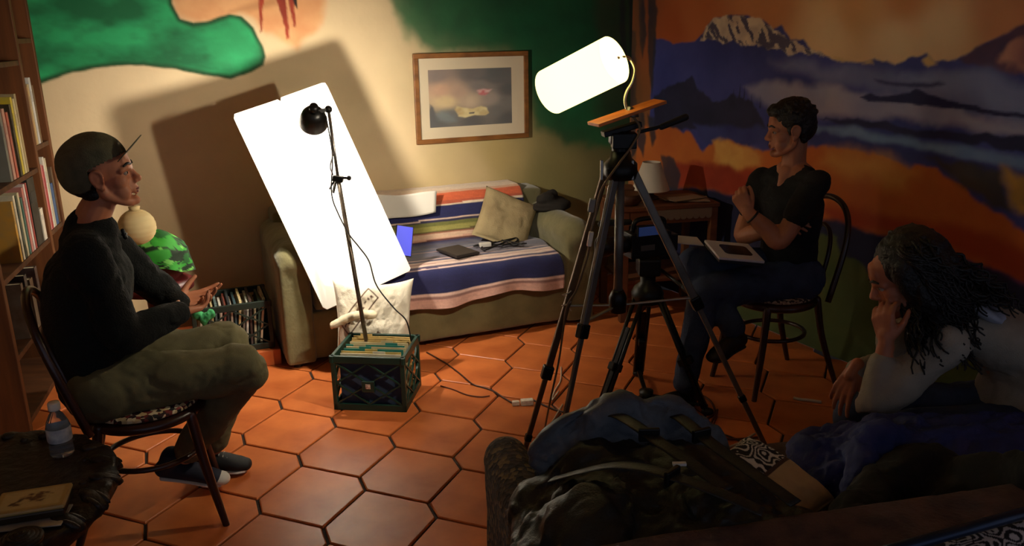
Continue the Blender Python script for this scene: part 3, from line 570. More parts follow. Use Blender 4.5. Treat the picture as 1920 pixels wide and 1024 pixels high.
q = MB(); q.box(sofaW(1.03, .2, .497), (.145, .205, .003), TS_.to_3x3() @ Matrix.Rotation(.25, 3, 'Z')); q.build('front_panel', mat('notebook_front', (58,50,44), .6), nb, world=True)
m_cable = mat('black_cable', (16,15,15), .5); m_wcable = mat('white_cable', (196,180,160), .6)
def wig(P0, P1, n, amp, z, sd, r, name, label, m=None, cat='cable', ps=None):
    rd = random.Random(sd); pts = []
    for i in range(n):
        t = i/(n-1); p = Vector(P0).lerp(Vector(P1), t)
        if 0 < i < n-1: p += Vector((rd.uniform(-amp, amp), rd.uniform(-amp, amp), 0))
        pts.append(p)
    if ps: pts = [Vector(p) for p in ps]
    out = spline(pts, 8)
    q = MB(); q.tube(out, r, n=6); o = q.build(name, m or m_cable, None, True); return tag(o, label, cat)
def spline(P, sub=8):
    P = [Vector(p) for p in P]; PP = []
    for i in range(len(P)-1):
        p0 = P[max(i-1,0)]; p1 = P[i]; p2 = P[i+1]; p3 = P[min(i+2,len(P)-1)]
        for k in range(sub):
            t = k/sub; PP.append(.5*((2*p1)+(p2-p0)*t+(2*p0-5*p1+4*p2-p3)*t*t+(3*p1-p0-3*p2+p3)*t**3))
    PP.append(P[-1]); return PP
rd = random.Random(4); pts = [sofaW(1.30+rd.uniform(-.16,.16), .22+rd.uniform(-.08,.12), .486+rd.uniform(0,.02)) for _ in range(22)]
wig(0,0,0,0,0,0,.004,'cable_tangle','black tangle of charger cables on the sofa seat', ps=pts)
q = MB(); q.box(sofaW(1.22, .25, .497), (.07,.035,.025), TS_.to_3x3()); tag(q.build('charger', mat('charger_white', (200,194,184), .5), None, bevel=.004), 'small pale charger block among the cables on the sofa', 'charger')

# ================================================================== milk crates
m_crate = mat('crate_green', (20, 54, 44), .4, (16, 44, 36), scale=8); m_crate2 = mat('crate_dark', (26, 40, 32), .5, (20, 32, 26), scale=8)
def crate(name, label, loc, rz, W_, D_, H_, m, badge=True):
    t = thing(name, label, 'crate', loc, rz)
    def B(nm, c, s_, mm=m, bev=.003): q = MB(); q.box(c, s_); return q.build(nm, mm, t, bevel=bev)
    B('base', (0,0,.006), (W_,D_,.012))
    k = .022
    for x in (-1,1):
        for y in (-1,1): B('corner_post', (x*(W_/2-k/2), y*(D_/2-k/2), H_/2), (k,k,H_))
    for y in (-1,1):
        B('rim', (0, y*(D_/2-.007), H_-.018), (W_+.012,.016,.036)); B('lower_rail', (0, y*(D_/2-.006), .02), (W_,.012,.028))
    for x in (-1,1):
        B('rim', (x*(W_/2-.007), 0, H_-.018), (.016,D_+.012,.036)); B('lower_rail', (x*(W_/2-.006), 0, .02), (.012,D_,.028))
    def lat(p, q_): b_ = MB(); b_.bar(p, q_, .009, .007, up=(0,0,1)); b_.build('lattice_bar', m, t)
    z0, z1 = .034, H_-.036
    for ax in (0, 1):
        L_ = (W_ if ax == 0 else D_)-2*k; off = (D_ if ax == 0 else W_)/2-.006
        for sg in (-1, 1):
            def pt(u, z): return (u, sg*off, z) if ax == 0 else (sg*off, u, z)
            zm = (z0+z1)/2
            for (u0, za, u1, zb) in ((-L_/2,zm,0,z0),(-L_/2,zm,0,z1),(0,z0,L_/2,zm),(0,z1,L_/2,zm),(-L_/2,z1,L_/2,z0),(-L_/2,z0,L_/2,z1)): lat(pt(u0,za), pt(u1,zb))
    if badge:
        B('badge_plate', (0, -D_/2-.002, H_*.46), (.062,.012,.056)); bb = B('badge', (0, -D_/2-.009, H_*.47), (.024,.003,.024), mat('badge_print', (214,196,180), .6, (120,60,50), scale=90))
    return t
cr1 = crate('milk_crate', 'dark green plastic milk crate full of folders on the tiled floor', (-.664, 3.745, .0), math.radians(-7), .355, .315, .275, m_crate)
Mcr = TM[cr1.name]; R3 = Mcr.to_3x3()
fcols = [((214,186,120),'tan manila folder at the back of the green crate'),((204,176,110),'second tan folder in the green crate'),((196,170,108),'worn tan folder in front of the back ones'),((206,192,150),'cream folder in the middle of the green crate'),((44,128,116),'teal folder in the green crate behind the cream one'),((198,182,140),'pale folder between two teal ones'),((40,120,110),'second teal folder nearer the front of the crate'),((190,168,96),'mustard folder near the front of the crate'),((214,204,176),'off white folder second from the front'),((40,58,84),'dark blue panel folder at the front of the green crate')]
for i, (c, lb) in enumerate(fcols):
    y = .122-i*.0283; hh = .258 if i < 9 else .24
    t = thing('folder', lb, 'folder', tuple(Mcr @ Vector((0,y,.013))), math.radians(-7), 'folders in the green milk crate')
    mm = mat('folder_card', c, .8, tuple(int(k*.85) for k in c), scale=12)
    dx = random.uniform(-.006,.006)
    q = MB(); q.box((dx, 0, hh/2), (.292, .0035, hh), Matrix.Rotation(random.uniform(-.03,.03), 3, 'X')); q.build('card', mm, t)
    q = MB(); q.box((dx+(-.08+.04*(i % 5)), .003, hh+.002), (.06, .002, .018)); q.build('tab', mm, t)
    q = MB(); q.box((dx, .009, hh/2-.006), (.282, .010, hh-.016)); q.build('papers', mat('paper_edges', (214,200,160), .9, (180,164,120), scale=60, stretch=(1,20,1)), t)
# ledge of terracotta with the second crate
lg = MB(); ob_ = Vector((-1.36, 4.147, 0)); M2 = Matrix((A3, B3, Vector((0,0,1)))).transposed()
lg.box(ob_+A3*-.30+B3*.30+Vector((0,0,.043)), (.82, .60, .09), M2); struct(lg.build('trim_1', mat('terracotta_ledge', (186,98,46), .5, (160,78,36), scale=6), None, bevel=.006))
cr2c = ob_+A3*-.115+B3*.19+Vector((0,0,.09))
cr2 = crate('milk_crate', 'dark milk crate of magazines on a terracotta ledge beside the sofa', tuple(cr2c), TH, .40, .32, .27, m_crate2, badge=False)
Mc2 = TM[cr2.name]
pal = [(206,196,170),(150,120,90),(60,66,70),(196,176,130),(90,110,110),(214,206,190),(120,60,50),(44,50,54),(180,170,150),(60,84,90),(210,190,140),(100,90,80),(190,190,180),(70,50,44),(160,150,120),(50,70,60),(200,180,150)]
nm = ['cream','brown','charcoal','tan','grey teal','white','maroon','black','light grey','slate','straw','taupe','pale grey','dark brown','khaki','dark green','beige']
for i, c in enumerate(pal):
    x = -.16+i*.0195; hh = .24+.022*math.sin(i*2.1)
    t = thing('magazine', '%s magazine spine %s in the dark crate' % (nm[i], ['first from the left','second from the left','third from the left','fourth from the left','fifth from the left','sixth from the left','left of the middle','just left of the middle','in the middle','just right of the middle','right of the middle','sixth from the right','fifth from the right','fourth from the right','third from the right','second from the right','first from the right'][i]), 'magazine', tuple(Mc2 @ Vector((x,0,.014))), TH, 'magazines in the dark crate')
    R_ = Matrix.Rotation(.10+.05*math.sin(i*1.3), 3, 'Y')
    q = MB(); q.box((.0,0,hh/2+.002), (.012,.25,hh), R_); q.build('cover', mat('magazine_cover', c, .5, tuple(int(k*.6) for k in c), scale=25), t)
    q = MB(); q.box((.001,-.1255,hh/2+.002), (.009,.002,hh*.96), R_); q.build('spine', mat('magazine_spine', tuple(min(255,k+20) for k in c), .6), t)
# ================================================================== draped stand with paper lantern
ps = thing('pedestal_stand', 'dark red round wooden stand under a green cloth behind the man', 'stand', (-2.005, 4.393, 0.000))
px_, py_, _ = (-1.636, 3.640, 0.664)
ps.location = (px_, py_, 0); TM[ps.name] = Matrix.Translation((px_, py_, 0))
m_red = mat('red_lacquer', (92, 22, 22), .4, (70, 16, 16), scale=8)
q = MB(); q.lathe([(0,.0),(.15,.0),(.15,.03),(.05,.06),(.035,.3),(.05,.62),(.13,.68),(.145,.72),(.145,.785),(.10,.84),(0,.86)], (0,0,0), n=36); q.build('turned_post', m_red, ps, True)
q = MB(); q.lathe([(.12,.60),(.165,.61),(.165,.64),(.12,.66)], (0,0,0), n=36); q.build('top_ring', m_red, ps, True)
nu, nv = 120, 40; Xc = np.zeros((nv, nu, 3)); 
for i in range(nv):
    for j in range(nu):
        q_ = 2*PI*j/(nu-1); t_ = i/(nv-1)
        if t_ < .45: r = .005+.150*(t_/.45); z = .80+.012*math.sin(q_*3+r*30)*(t_/.45)+.085*(1-(t_/.45)**2)
        else:
            k = (t_-.45)/.55; r = .155+.014*k*math.sin(q_*7)+.012*k; z = .80-.085*k*(1+.35*math.sin(q_*2+1)); 
        Xc[i, j] = (r*math.cos(q_), r*math.sin(q_), z)
me = gridmesh('cloth', Xc, nu, nv); V = coords(me); V[:, 2] += .012*fbm(V*14, 3, 3); setco(me, V)
n1 = fbm(V*np.array([12,12,34]), 11, 4); n2 = fbm(V*np.array([14,14,30])+5, 15, 4)
Cg = np.where((n1 > -.02)[:, None], np.array(lin((16,40,20))), np.array(lin((46,150,42)))); Cg = np.where((n2 > .3)[:, None], np.array(lin((110,190,84))), Cg); Cg = np.where((n2 < -.28)[:, None], np.array(lin((24,90,34))), Cg)
paint(me, Cg); me.materials.append(mat('green_print_cloth', (60,180,60), .75, attr='paint', scale=20))
gc = link('green_cloth', me, None, None, True); gc.location = (px_, py_, 0); tag(gc, 'bright green patterned cloth draped over the stand behind the man', 'cloth')
lx, ly, lz = (-1.618, 3.500, 0.935)
ln = thing('paper_lantern', 'round cream paper lantern resting on the green cloth', 'lantern', (lx, ly, lz-.08))
m_lan = mat('rice_paper', (236, 214, 160), .7, (226,200,146), scale=12)
prof = []
for i in range(41):
    th = -PI/2*.93+PI*.93*i/40; rr = .078*math.cos(th); prof.append((rr*(1-.02*(i % 4 == 0)), .078+.078*math.sin(th)))
q = MB(); q.lathe(prof, (0,0,0), n=36, closed_top=False); q.build('paper_globe', m_lan, ln, True)
for z, r in ((.150,.024),(.006,.02)):
    q = MB(); q.tube([(r*math.cos(2*PI*k/20), r*math.sin(2*PI*k/20), z) for k in range(20)], .003, n=6, closed=True); q.build('wire_ring', mat('wire', (190,170,130), .4), ln, True)
q = MB(); q.lathe([(.0,.15),(.02,.15),(.024,.168),(0,.168)], (0,0,0)); q.build('cap', m_lan, ln, True)
# small green scrap hanging by the crate
q = MB(); 
for k in range(5): q.ell(Vector((-1.522, 3.860, 0.390))+Vector((.016*(k-2), .01*math.sin(k*2), .014*math.cos(k*1.7))), (.022,.016,.028))
me = remesh(q, 'scrap', .005, 3, .012, 30); me.materials.append(mat('green_scrap', (60,150,90), .8, (30,110,60), scale=40)); tag(link('cloth_scrap', me, None, None, True), 'small crumpled green cloth beside the magazine crate', 'cloth')

# ================================================================== white reflector board leaning on the sofa front
TLb, TRb, BLb = Vector((-1.386, 4.200, 1.339)), Vector((-0.959, 4.440, 1.480)), Vector((-0.949, 4.040, 0.360))
ex = (TRb-TLb).normalized(); wB = (TRb-TLb).length; ey = (BLb-TLb); ey = (ey-ex*ey.dot(ex)); hB = ey.length; ey.normalize(); ez = ex.cross(ey)
if ez.y > 0: ez = -ez
MBd = Matrix((ex, -ey, ez)).transposed().to_4x4(); MBd.translation = TLb
poly = [(.012,0),(.24,-.004),(.252,-.018),(.262,0),(wB-.02,0),(wB-.004,-.006),(wB,-.03),(wB,-hB+.012),(wB-.012,-hB),(.015,-hB),(0,-hB+.02),(0,-.02)]
q = MB(); q.prism(poly, MBd, -.008, 0)
bd = q.build('reflector_board', mat('white_foam_board', (246,244,238), .55, (240,238,230), scale=3), None, bevel=.0015)
tag(bd, 'tall white foam board tilted against the sofa, blazing with lamp light', 'board')
# ================================================================== canvas tote under the board
def bagcol(U, V_):
    C = np.tile(np.array(lin((224,214,194))), (len(U), 1)); P = np.c_[U, V_]
    ink = (84,56,40)
    def rot(p, o, a): c, s_ = math.cos(a), math.sin(a); return (o[0]+c*p[0]-s_*p[1], o[1]+s_*p[0]+c*p[1])
    def band(C, o, a, L_, H_):
        f = lambda pl: [rot(p, o, a) for p in pl]; e = .03
        for pl in ([(-L_,H_),(L_,H_),(L_,H_-e),(-L_,H_-e)], [(-L_,-H_),(L_,-H_),(L_,-H_+e),(-L_,-H_+e)], [(-L_,-H_),(-L_+e,-H_),(-L_+e,H_),(-L_,H_)], [(L_,-H_),(L_-e,-H_),(L_-e,H_),(L_,H_)]): C = layer(C, P, f(pl), ink, .012)
        rd = random.Random(int(L_*100))
        for k in range(9):
            x = -L_+.1+k*(2*L_-.2)/8; y = rd.uniform(-H_*.3, H_*.3); s_ = rd.uniform(.03, .06)
            C = layer(C, P, f([(x-s_,y-s_),(x+s_,y-s_*.6),(x+s_*.6,y+s_),(x-s_,y+s_*.6)]), ink, .02, .03, 12, k)
        return C
    C = band(C, (-.38,.40), .80, .52, .17); C = band(C, (.28,-.42), -.62, .42, .22); C = band(C, (-.5,-.42), .55, .34, .13)
    C = layer(C, P, [(.16,-.34),(.22,-.30),(.40,-.44),(.36,-.5)], ink, .015); C = layer(C, P, [(.2,-.5),(.26,-.46),(.36,-.56),(.3,-.6)], ink, .015)
    return C
bc = Vector((-0.717, 4.020, 0.432))
Rb = Matrix.Rotation(math.radians(14), 3, 'Z') @ Matrix.Rotation(math.radians(78), 3, 'X') @ Matrix.Rotation(math.radians(-4), 3, 'Z')
bc.z = .255
tote = link('tote_bag', pillow_mesh('tote_bag', .415, .52, .15, mat4(Rb, bc), bagcol, nu=150, nv=150, fold=.022, seed=6, pinch=.22), mat('canvas', (220,212,196), .9, attr='paint', scale=30, bump=.4, bscale=260), None, True)
tag(tote, 'stuffed white canvas tote bag with brown print standing behind the crate', 'bag')
# a folded white cloth end that pokes out at the left
q = MB(); q.limb([(-0.699, 3.930, 0.365), (-0.791, 3.920, 0.365), (-0.893, 3.920, 0.321)], [(.022,.026),(.022,.024),(.022,.026)]); q.ell((-0.909, 3.920, 0.316), (.010,.024,.022))
me = remesh(q, 'roll', .005, 2, .006, 30); me.materials.append(mat('roll_cloth', (226,214,186), .85, (206,192,160), scale=20)); rl = link('cloth_roll', me, None, None, True); tag(rl, 'rolled cream cloth sticking out left of the tote bag', 'cloth')
# ================================================================== lamp on the leaning pole
m_dark = mat('black_metal', (24,22,20), .38, metal=.5); m_steel = mat('steel', (130,124,116), .32, metal=.9)
base = Vector((-0.714, 3.800, 0.295)); base = base+Vector((.012,0,-.19)); kn = Vector((-0.822, 3.920, 1.057)); top = Vector((-0.850, 3.955, 1.380))
pl = thing('lamp_pole', 'thin metal pole standing in the green crate, leaning left', 'pole', tuple(base))
q = MB(); q.tube([base, kn], .0105, n=12); q.build('lower_rod', mat('worn_steel', (104,92,78), .4, (70,58,46), scale=30, metal=.7), pl, True, world=True)
q = MB(); q.tube([kn-(top-kn)*.12, top], .0078, n=12); q.build('upper_rod', m_steel, pl, True, world=True)
cb = thing('pole_clamp', 'black spring clamp halfway up the lamp pole', 'clamp', tuple(kn))
q = MB(); q.box(kn, (.05,.034,.03), Matrix.Rotation(.2,3,'Y')); q.build('jaw', m_dark, cb, bevel=.005, world=True)
q = MB(); q.tube([kn+Vector((.012,0,.004)), kn+Vector((.05,-.01,.004))], .006); q.build('screw', m_dark, cb, True, world=True)
q = MB(); q.ell(kn+Vector((.054,-.01,.004)), .012); q.build('knob', m_dark, cb, True, world=True)
q = MB(); q.bar(kn+Vector((-.01,-.01,-.01)), kn+Vector((-.025,-.02,-.065)), .02, .008); q.bar(kn+Vector((-.02,.005,-.01)), kn+Vector((-.045,0,-.05)), .016, .008); q.build('grip', m_dark, cb, bevel=.002, world=True)
q = MB(); q.tube(spline([kn+Vector((-.02,-.01,.02)), kn+Vector((-.03,-.012,.06)), kn+Vector((-.012,-.01,.12))]), .0035, n=6); q.build('wire_loop', m_steel, cb, True, world=True)
# reflector head: opens towards the board
hd = Vector((-0.926, 3.965, 1.338)); bctr = TLb+ex*wB*.52+ey*hB*.34
ax = (bctr-hd).normalized()
lh = thing('reflector_lamp', 'black metal reflector lamp on the pole, aimed at the white board', 'lamp', tuple(hd))
prof = [(.015,-.062),(.028,-.060),(.044,-.048),(.056,-.026),(.064,.004),(.067,.034),(.068,.040),(.064,.040),(.061,.004),(.053,-.024),(.042,-.044),(.026,-.055),(.012,-.057)]
q = MB(); q.lathe(prof, hd, ax, n=36, closed_top=False); q.build('reflector_bell', mat('reflector_black', (20,18,16), .35, metal=.3), lh, True, world=True)
q = MB(); q.lathe([(.0,-.10),(.02,-.10),(.022,-.062),(0,-.058)], hd, ax); q.build('socket', m_dark, lh, True, world=True)
bu = hd+ax*.020
q = MB(); q.ell(bu, .026); q.lathe([(.013,-.062),(.015,-.03)], hd, ax, n=16); 
q.build('bulb', mat('bulb_glow', (255,240,210), .4, emit=(1.0,.90,.74), estr=BULB_STR), lh, True, world=True)
q = MB(); q.bar(hd-ax*.05, top, .022, .016); q.ell(top, (.018,.018,.018)); q.build('swivel_bracket', m_dark, lh, world=True)
# lamp flex down the pole into the crate
pth = [top+Vector((-.012,-.012,-.03)), kn+Vector((-.012,-.03,.12)), kn+Vector((-.03,-.03,-.06)), Vector((-0.826, 3.880, 0.897)), Vector((-0.776, 3.860, 0.797)), Vector((-0.732, 3.840, 0.743)), Vector((-0.683, 3.820, 0.674)), Vector((-0.651, 3.800, 0.559)), Vector((-0.572, 3.780, 0.451)), Vector((-0.513, 3.770, 0.386)), Vector((-0.495, 3.770, 0.281))]
q = MB(); q.tube(spline(pth, 8), .0035, n=6); q.build('flex', m_cable, lh, True, world=True)
# ================================================================== wooden tripod with the glowing cylinder lamp
m_alu = mat('tripod_alloy', (128,122,112), .45, (104,98,90), scale=10, metal=.6); m_bz = mat('tripod_bronze', (110,84,56), .45, (90,66,44), scale=10, metal=.6)
apex = Vector((0.394, 2.950, 1.234))
tp = thing('lamp_tripod', 'tall grey tripod that carries the glowing cylinder lamp', 'tripod', (apex.x, apex.y, 0))
TY = 2.95
hub = Vector((0.395, 2.950, 0.730))
q = MB(); q.tube([apex+Vector((0,0,.0)), hub+Vector((0,0,-.03))], .017, n=14); q.build('centre_column', m_alu, tp, True, world=True)
q = MB(); q.lathe([(.02,-.06),(.032,-.055),(.034,.0),(.026,.02),(.02,.03)], hub+Vector((0,0,.03))); q.build('column_hub', m_dark, tp, True, world=True)
feet = [(Vector((0.339, 2.970, 1.216)), Vector((-0.000, 2.924, 0.000)), m_bz, .62), (Vector((0.369, 2.920, 1.215)), Vector((0.114, 2.731, 0.000)), m_alu, .45), (Vector((0.437, 2.950, 1.241)), Vector((1.063, 3.030, 0.000)), m_alu, .42)]
for (a0, ft, mm, kk) in feet:
    d = ft-a0; c1 = a0+d*kk; dn = d.normalized(); sd_ = dn.cross(Vector((0,0,1))).normalized()
    q = MB()
    q.bar(a0, c1, .030 if mm is m_alu else .026, .020, up=sd_)
    lg_ = q.build('leg', mm, tp, bevel=.004, world=True)
    q = MB(); q.bar(c1-dn*.03, ft, .020, .014, up=sd_); q.build('lower_section', mm, lg_, bevel=.003)
    q = MB(); q.bar(c1-dn*.03, c1+dn*.025, .042, .034, up=sd_); q.build('leg_lock', m_dark, lg_, bevel=.006)
    q = MB(); q.bar(c1+dn*(ft-c1).length*.55, c1+dn*((ft-c1).length*.55+.03), .028, .024, up=sd_); q.build('leg_lock', m_dark, lg_, bevel=.005)
    q = MB(); q.ell(ft+Vector((0,0,.012)), (.016,.016,.014)); q.build('rubber_foot', m_dark, lg_, True)
def onleg(i, t): return feet[i][0].lerp(feet[i][1], t)
for i, t in ((0,.40),(1,.42),(2,.40)):
    q = MB(); q.bar(hub, onleg(i, t), .014, .006); q.build('brace', mat('brace_alloy', (170,164,154), .35, metal=.8), tp, bevel=.002, world=True)
# head: collar, pan head, handle
q = MB(); q.lathe([(.03,-.03),(.055,-.025),(.062,.0),(.06,.03),(.04,.05),(.034,.075)], apex); q.build('crown', m_dark, tp, True, world=True)
hp = Vector((0.391, 2.950, 1.349))
q = MB(); q.lathe([(.022,-.09),(.03,-.06),(.03,-.02),(.042,-.01),(.042,.025),(.03,.04)], hp); q.box(hp+Vector((.01,-.02,.0)), (.085,.06,.055)); q.build('pan_head', m_dark, tp, bevel=.004, world=True)
q = MB(); q.bar((0.326, 2.930, 1.371), (0.460, 2.950, 1.404), .05, .02); q.build('quick_plate', m_dark, tp, bevel=.003, world=True)
q = MB(); q.tube([(0.454, 2.960, 1.373), (0.525, 3.000, 1.382), (0.642, 3.060, 1.408)], [.007,.007,.007]); q.limb([(0.546, 3.010, 1.384), (0.642, 3.060, 1.412)], [.011,.013]); q.build('pan_handle', mat('rubber_grip', (20,20,22), .6), tp, True, world=True)
for px in ((0.323, 2.920, 1.282), (0.432, 2.920, 1.280)):
    q = MB(); q.bar(px, Vector(px)+Vector((.0,-.005,-.07)), .01, .018); q.build('lever', m_steel, tp, bevel=.002, world=True)
# plank across the head
pa_, pb_ = Vector((0.286, 2.870, 1.408)), Vector((0.532, 2.970, 1.475))
mpk = wood('orange_plank', (204,112,44), (170,84,30), .5, axis=0)
q = MB(); d_ = pb_-pa_; q.box((pa_+pb_)/2+Vector((0,0,.004)), (d_.length, .085, .012), Matrix((d_.normalized(), d_.cross(Vector((0,0,1))).normalized()*-1, d_.normalized().cross(d_.cross(Vector((0,0,1))).normalized()*-1))).transposed())
plank = q.build('plank', mpk, None, bevel=.002); tag(plank, 'orange wooden plank clamped on the tripod head', 'plank')
# cylinder lamp
def paper_shade_mat():
    m = bpy.data.materials.new('glowing_paper'); m.use_nodes = True; nt = m.node_tree; nt.nodes.clear(); L = nt.links.new
    o = nd(nt, 'ShaderNodeOutputMaterial'); tr = nd(nt, 'ShaderNodeBsdfTranslucent'); tr.inputs[0].default_value = (.038,.036,.023,1)
    df = nd(nt, 'ShaderNodeBsdfDiffuse'); df.inputs[0].default_value = (.10,.09,.06,1); mx = nd(nt, 'ShaderNodeMixShader'); mx.inputs[0].default_value = .45
    em = nd(nt, 'ShaderNodeEmission'); em.inputs[0].default_value = (1.0,.88,.34,1); em.inputs[1].default_value = SHADE_STR; ad = nd(nt, 'ShaderNodeAddShader')
    L(tr.outputs[0], mx.inputs[1]); L(df.outputs[0], mx.inputs[2]); L(mx.outputs[0], ad.inputs[0]); L(em.outputs[0], ad.inputs[1]); L(ad.outputs[0], o.inputs[0]); return m
c0, c1 = Vector((0.355, 2.870, 1.627)), Vector((0.148, 3.030, 1.513)); axl = (c1-c0).normalized(); Lc = (c1-c0).length; rc = .082
cl_ = thing('cylinder_lamp', 'glowing yellow white cylinder lamp tilted above the orange plank', 'lamp', tuple(pa_.lerp(pb_, .55)))
m_shade = paper_shade_mat()
q = MB(); q.lathe([(rc,0),(rc,Lc),(rc-.003,Lc),(rc-.003,0)], c0, axl, n=48, closed_top=False); q.build('paper_shade', m_shade, cl_, True, world=True)
q = MB(); q.lathe([(rc-.002,.002),(.03,-.012),(.012,-.016)], c0, axl, n=32, closed_top=False); q.build('shade_cap', m_shade, cl_, True, world=True)
q = MB(); q.ell(c0+axl*Lc*.70, .03); q.tube([c0, c0+axl*Lc*.66], .012); q.build('bulb', mat('bulb_glow_warm', (255,240,210), .4, emit=(1.0,.88,.68), estr=SHADE_BULB), cl_, True, world=True)
gn = spline([c0-axl*.012, Vector((0.416, 2.975, 1.629)), Vector((0.439, 2.970, 1.593)), Vector((0.431, 2.960, 1.550)), Vector((0.411, 2.955, 1.515)), Vector((0.405, 2.950, 1.482)), Vector((0.416, 2.940, 1.442))], 6)
q = MB(); q.tube(gn, .006, n=8); q.build('gooseneck', mat('gooseneck_chrome', (220,200,160), .2, metal=.95), cl_, True, world=True)
q = MB(); q.lathe([(0,0),(.034,0),(.032,.008),(.012,.014),(.01,.03)], Vector((0.419, 2.935, 1.435)), (0.1,-.1,1)); q.build('lamp_foot', m_steel, cl_, True, world=True)
# flex of the cylinder lamp with plug
pth = [Vector((0.419, 2.910, 1.442)), Vector((0.452, 2.900, 1.395)), Vector((0.426, 2.890, 1.337)), Vector((0.376, 2.890, 1.267)), Vector((0.322, 2.900, 1.181)), Vector((0.303, 2.900, 1.094)), Vector((0.286, 2.900, 1.024)), Vector((0.280, 2.910, 0.954)), Vector((0.265, 2.910, 0.894)), Vector((0.236, 2.920, 0.799)), Vector((0.202, 2.920, 0.737)), Vector((0.189, 2.930, 0.638)), Vector((0.173, 2.950, 0.501)), Vector((0.138, 2.970, 0.312)), Vector((0.113, 3.180, 0.000))+Vector((0,0,.006))]
q = MB(); q.tube(spline(pth, 8), .0042, n=6); cord_ = q.build('cord', mat('brown_cord', (120,96,66), .6), cl_, True, world=True)
q = MB(); q.bar((0.288, 2.895, 1.029), (0.279, 2.895, 0.974), .018, .014); q.build('cord_switch', mat('cord_switch', (226,214,190), .5), cord_, bevel=.004)
q = MB(); q.bar((0.292, 2.900, 1.149), (0.283, 2.900, 1.099), .022, .02); q.build('plug', mat('plug_grey', (140,132,120), .5), cord_, bevel=.005)
q = MB(); q.tube([onleg(0,.40)+Vector((.017*math.cos(k*.6), .017*math.sin(k*.6), .004*k-.02)) for k in range(22)], .0025, n=5); tag(q.build('cable_tie', m_wcable, None, True), 'pale tie wound round the left tripod leg', 'tie')
# ================================================================== black camera tripod with camera
ct = Vector((.63, 3.62, 0))
vt = thing('camera_tripod', 'low black video tripod with ground spreader behind the grey one', 'tripod', tuple(ct))
m_vt = mat('tripod_black', (26,24,24), .4, (18,17,17), scale=10, metal=.3)
vf = [Vector((0.363, 3.394, 0.000)), Vector((0.641, 3.945, 0.000)), Vector((0.895, 3.494, 0.000))]
vt_top = Vector((.62, 3.62, .56))
for p in vf:
    d = (p-ct).normalized(); a0 = vt_top+d*.05; sd_ = Vector((-d.y, d.x, 0))
    lg_ = MB(); lg_.tube([a0+sd_*.022, (a0+(p-a0)*.93)+sd_*.018], .010); lg_.tube([a0-sd_*.022, (a0+(p-a0)*.93)-sd_*.018], .010)
    L_ = lg_.build('leg', m_vt, vt, True, world=True)
    q = MB(); q.bar(a0+(p-a0)*.25, p+Vector((0,0,.02)), .022, .016); q.build('inner_tube', m_vt, L_, bevel=.002)
    q = MB(); q.bar(a0+(p-a0)*.52, a0+(p-a0)*.58, .07, .035, up=sd_); q.build('leg_lock', m_vt, L_, bevel=.006)
    q = MB(); q.ell(p+Vector((0,0,.018)), (.028,.022,.018)); q.build('rubber_foot', m_vt, L_, True)
    q = MB(); q.bar(ct+Vector((0,0,.05)), p+Vector((0,0,.045)), .022, .010); q.build('spreader_arm', m_vt, vt, bevel=.003, world=True)
q = MB(); q.lathe([(0,-.03),(.03,-.03),(.034,.02),(0,.025)], ct+Vector((0,0,.05))); q.build('spreader_hub', m_vt, vt, True, world=True)
q = MB(); q.lathe([(.03,-.06),(.07,-.04),(.075,.0),(.06,.03),(.035,.05),(.035,.10)], vt_top); q.build('bowl', m_vt, vt, True, world=True)
q = MB(); q.box(vt_top+Vector((0,0,.13)), (.10,.11,.08)); q.build('fluid_head', m_vt, vt, bevel=.01, world=True)
q = MB(); q.tube([vt_top+Vector((.05,-.04,.12)), vt_top+Vector((.16,-.22,.06))], .009); q.limb([vt_top+Vector((.13,-.17,.076)), vt_top+Vector((.16,-.22,.06))], [.014,.014]); q.build('pan_bar', m_vt, vt, True, world=True)
cam_o = vt_top+Vector((-.01,0,.175))
vc = thing('video_camera', 'black video camera with bluish lit screen on the low tripod', 'camera', tuple(cam_o))
Rc = Matrix.Rotation(math.radians(200), 3, 'Z')
def CB(nm, c, s_, m=m_vt, bev=.006): q = MB(); q.box(cam_o+Rc @ Vector(c), s_, Rc); return q.build(nm, m, vc, bevel=bev, world=True)
CB('camera_body', (0,0,.06), (.20,.09,.115)); CB('battery', (-.12,0,.055), (.05,.06,.08))
q = MB(); q.lathe([(.036,0),(.04,.02),(.04,.09),(.044,.10),(.046,.14),(.038,.14),(.034,.12),(0,.115)], cam_o+Rc @ Vector((.10,0,.065)), Rc @ Vector((1,0,0)), n=28); q.build('lens', m_vt, vc, True, world=True)
q = MB(); q.tube(spline([cam_o+Rc @ Vector(p) for p in ((-.08,0,.115),(-.075,0,.165),(.05,0,.17),(.075,0,.12))]), .011); q.build('top_handle', m_vt, vc, True, world=True)
q = MB(); q.limb([cam_o+Rc @ Vector((.06,-.06,.15)), cam_o+Rc @ Vector((.20,-.06,.155))], [.014,.016]); q.build('microphone', mat('mic_foam', (36,36,38), .9), vc, True, world=True)
CB('monitor', (.03,.07,.135), (.12,.012,.05)); CB('screen', (.03,.0768,.135), (.108,.002,.040), mat('camera_screen', (20,30,60), .3, emit=(.08,.14,.45), estr=.10), 0)
CB('trim_plate', (.02,.046,.05), (.07,.004,.025), m_steel, .001)
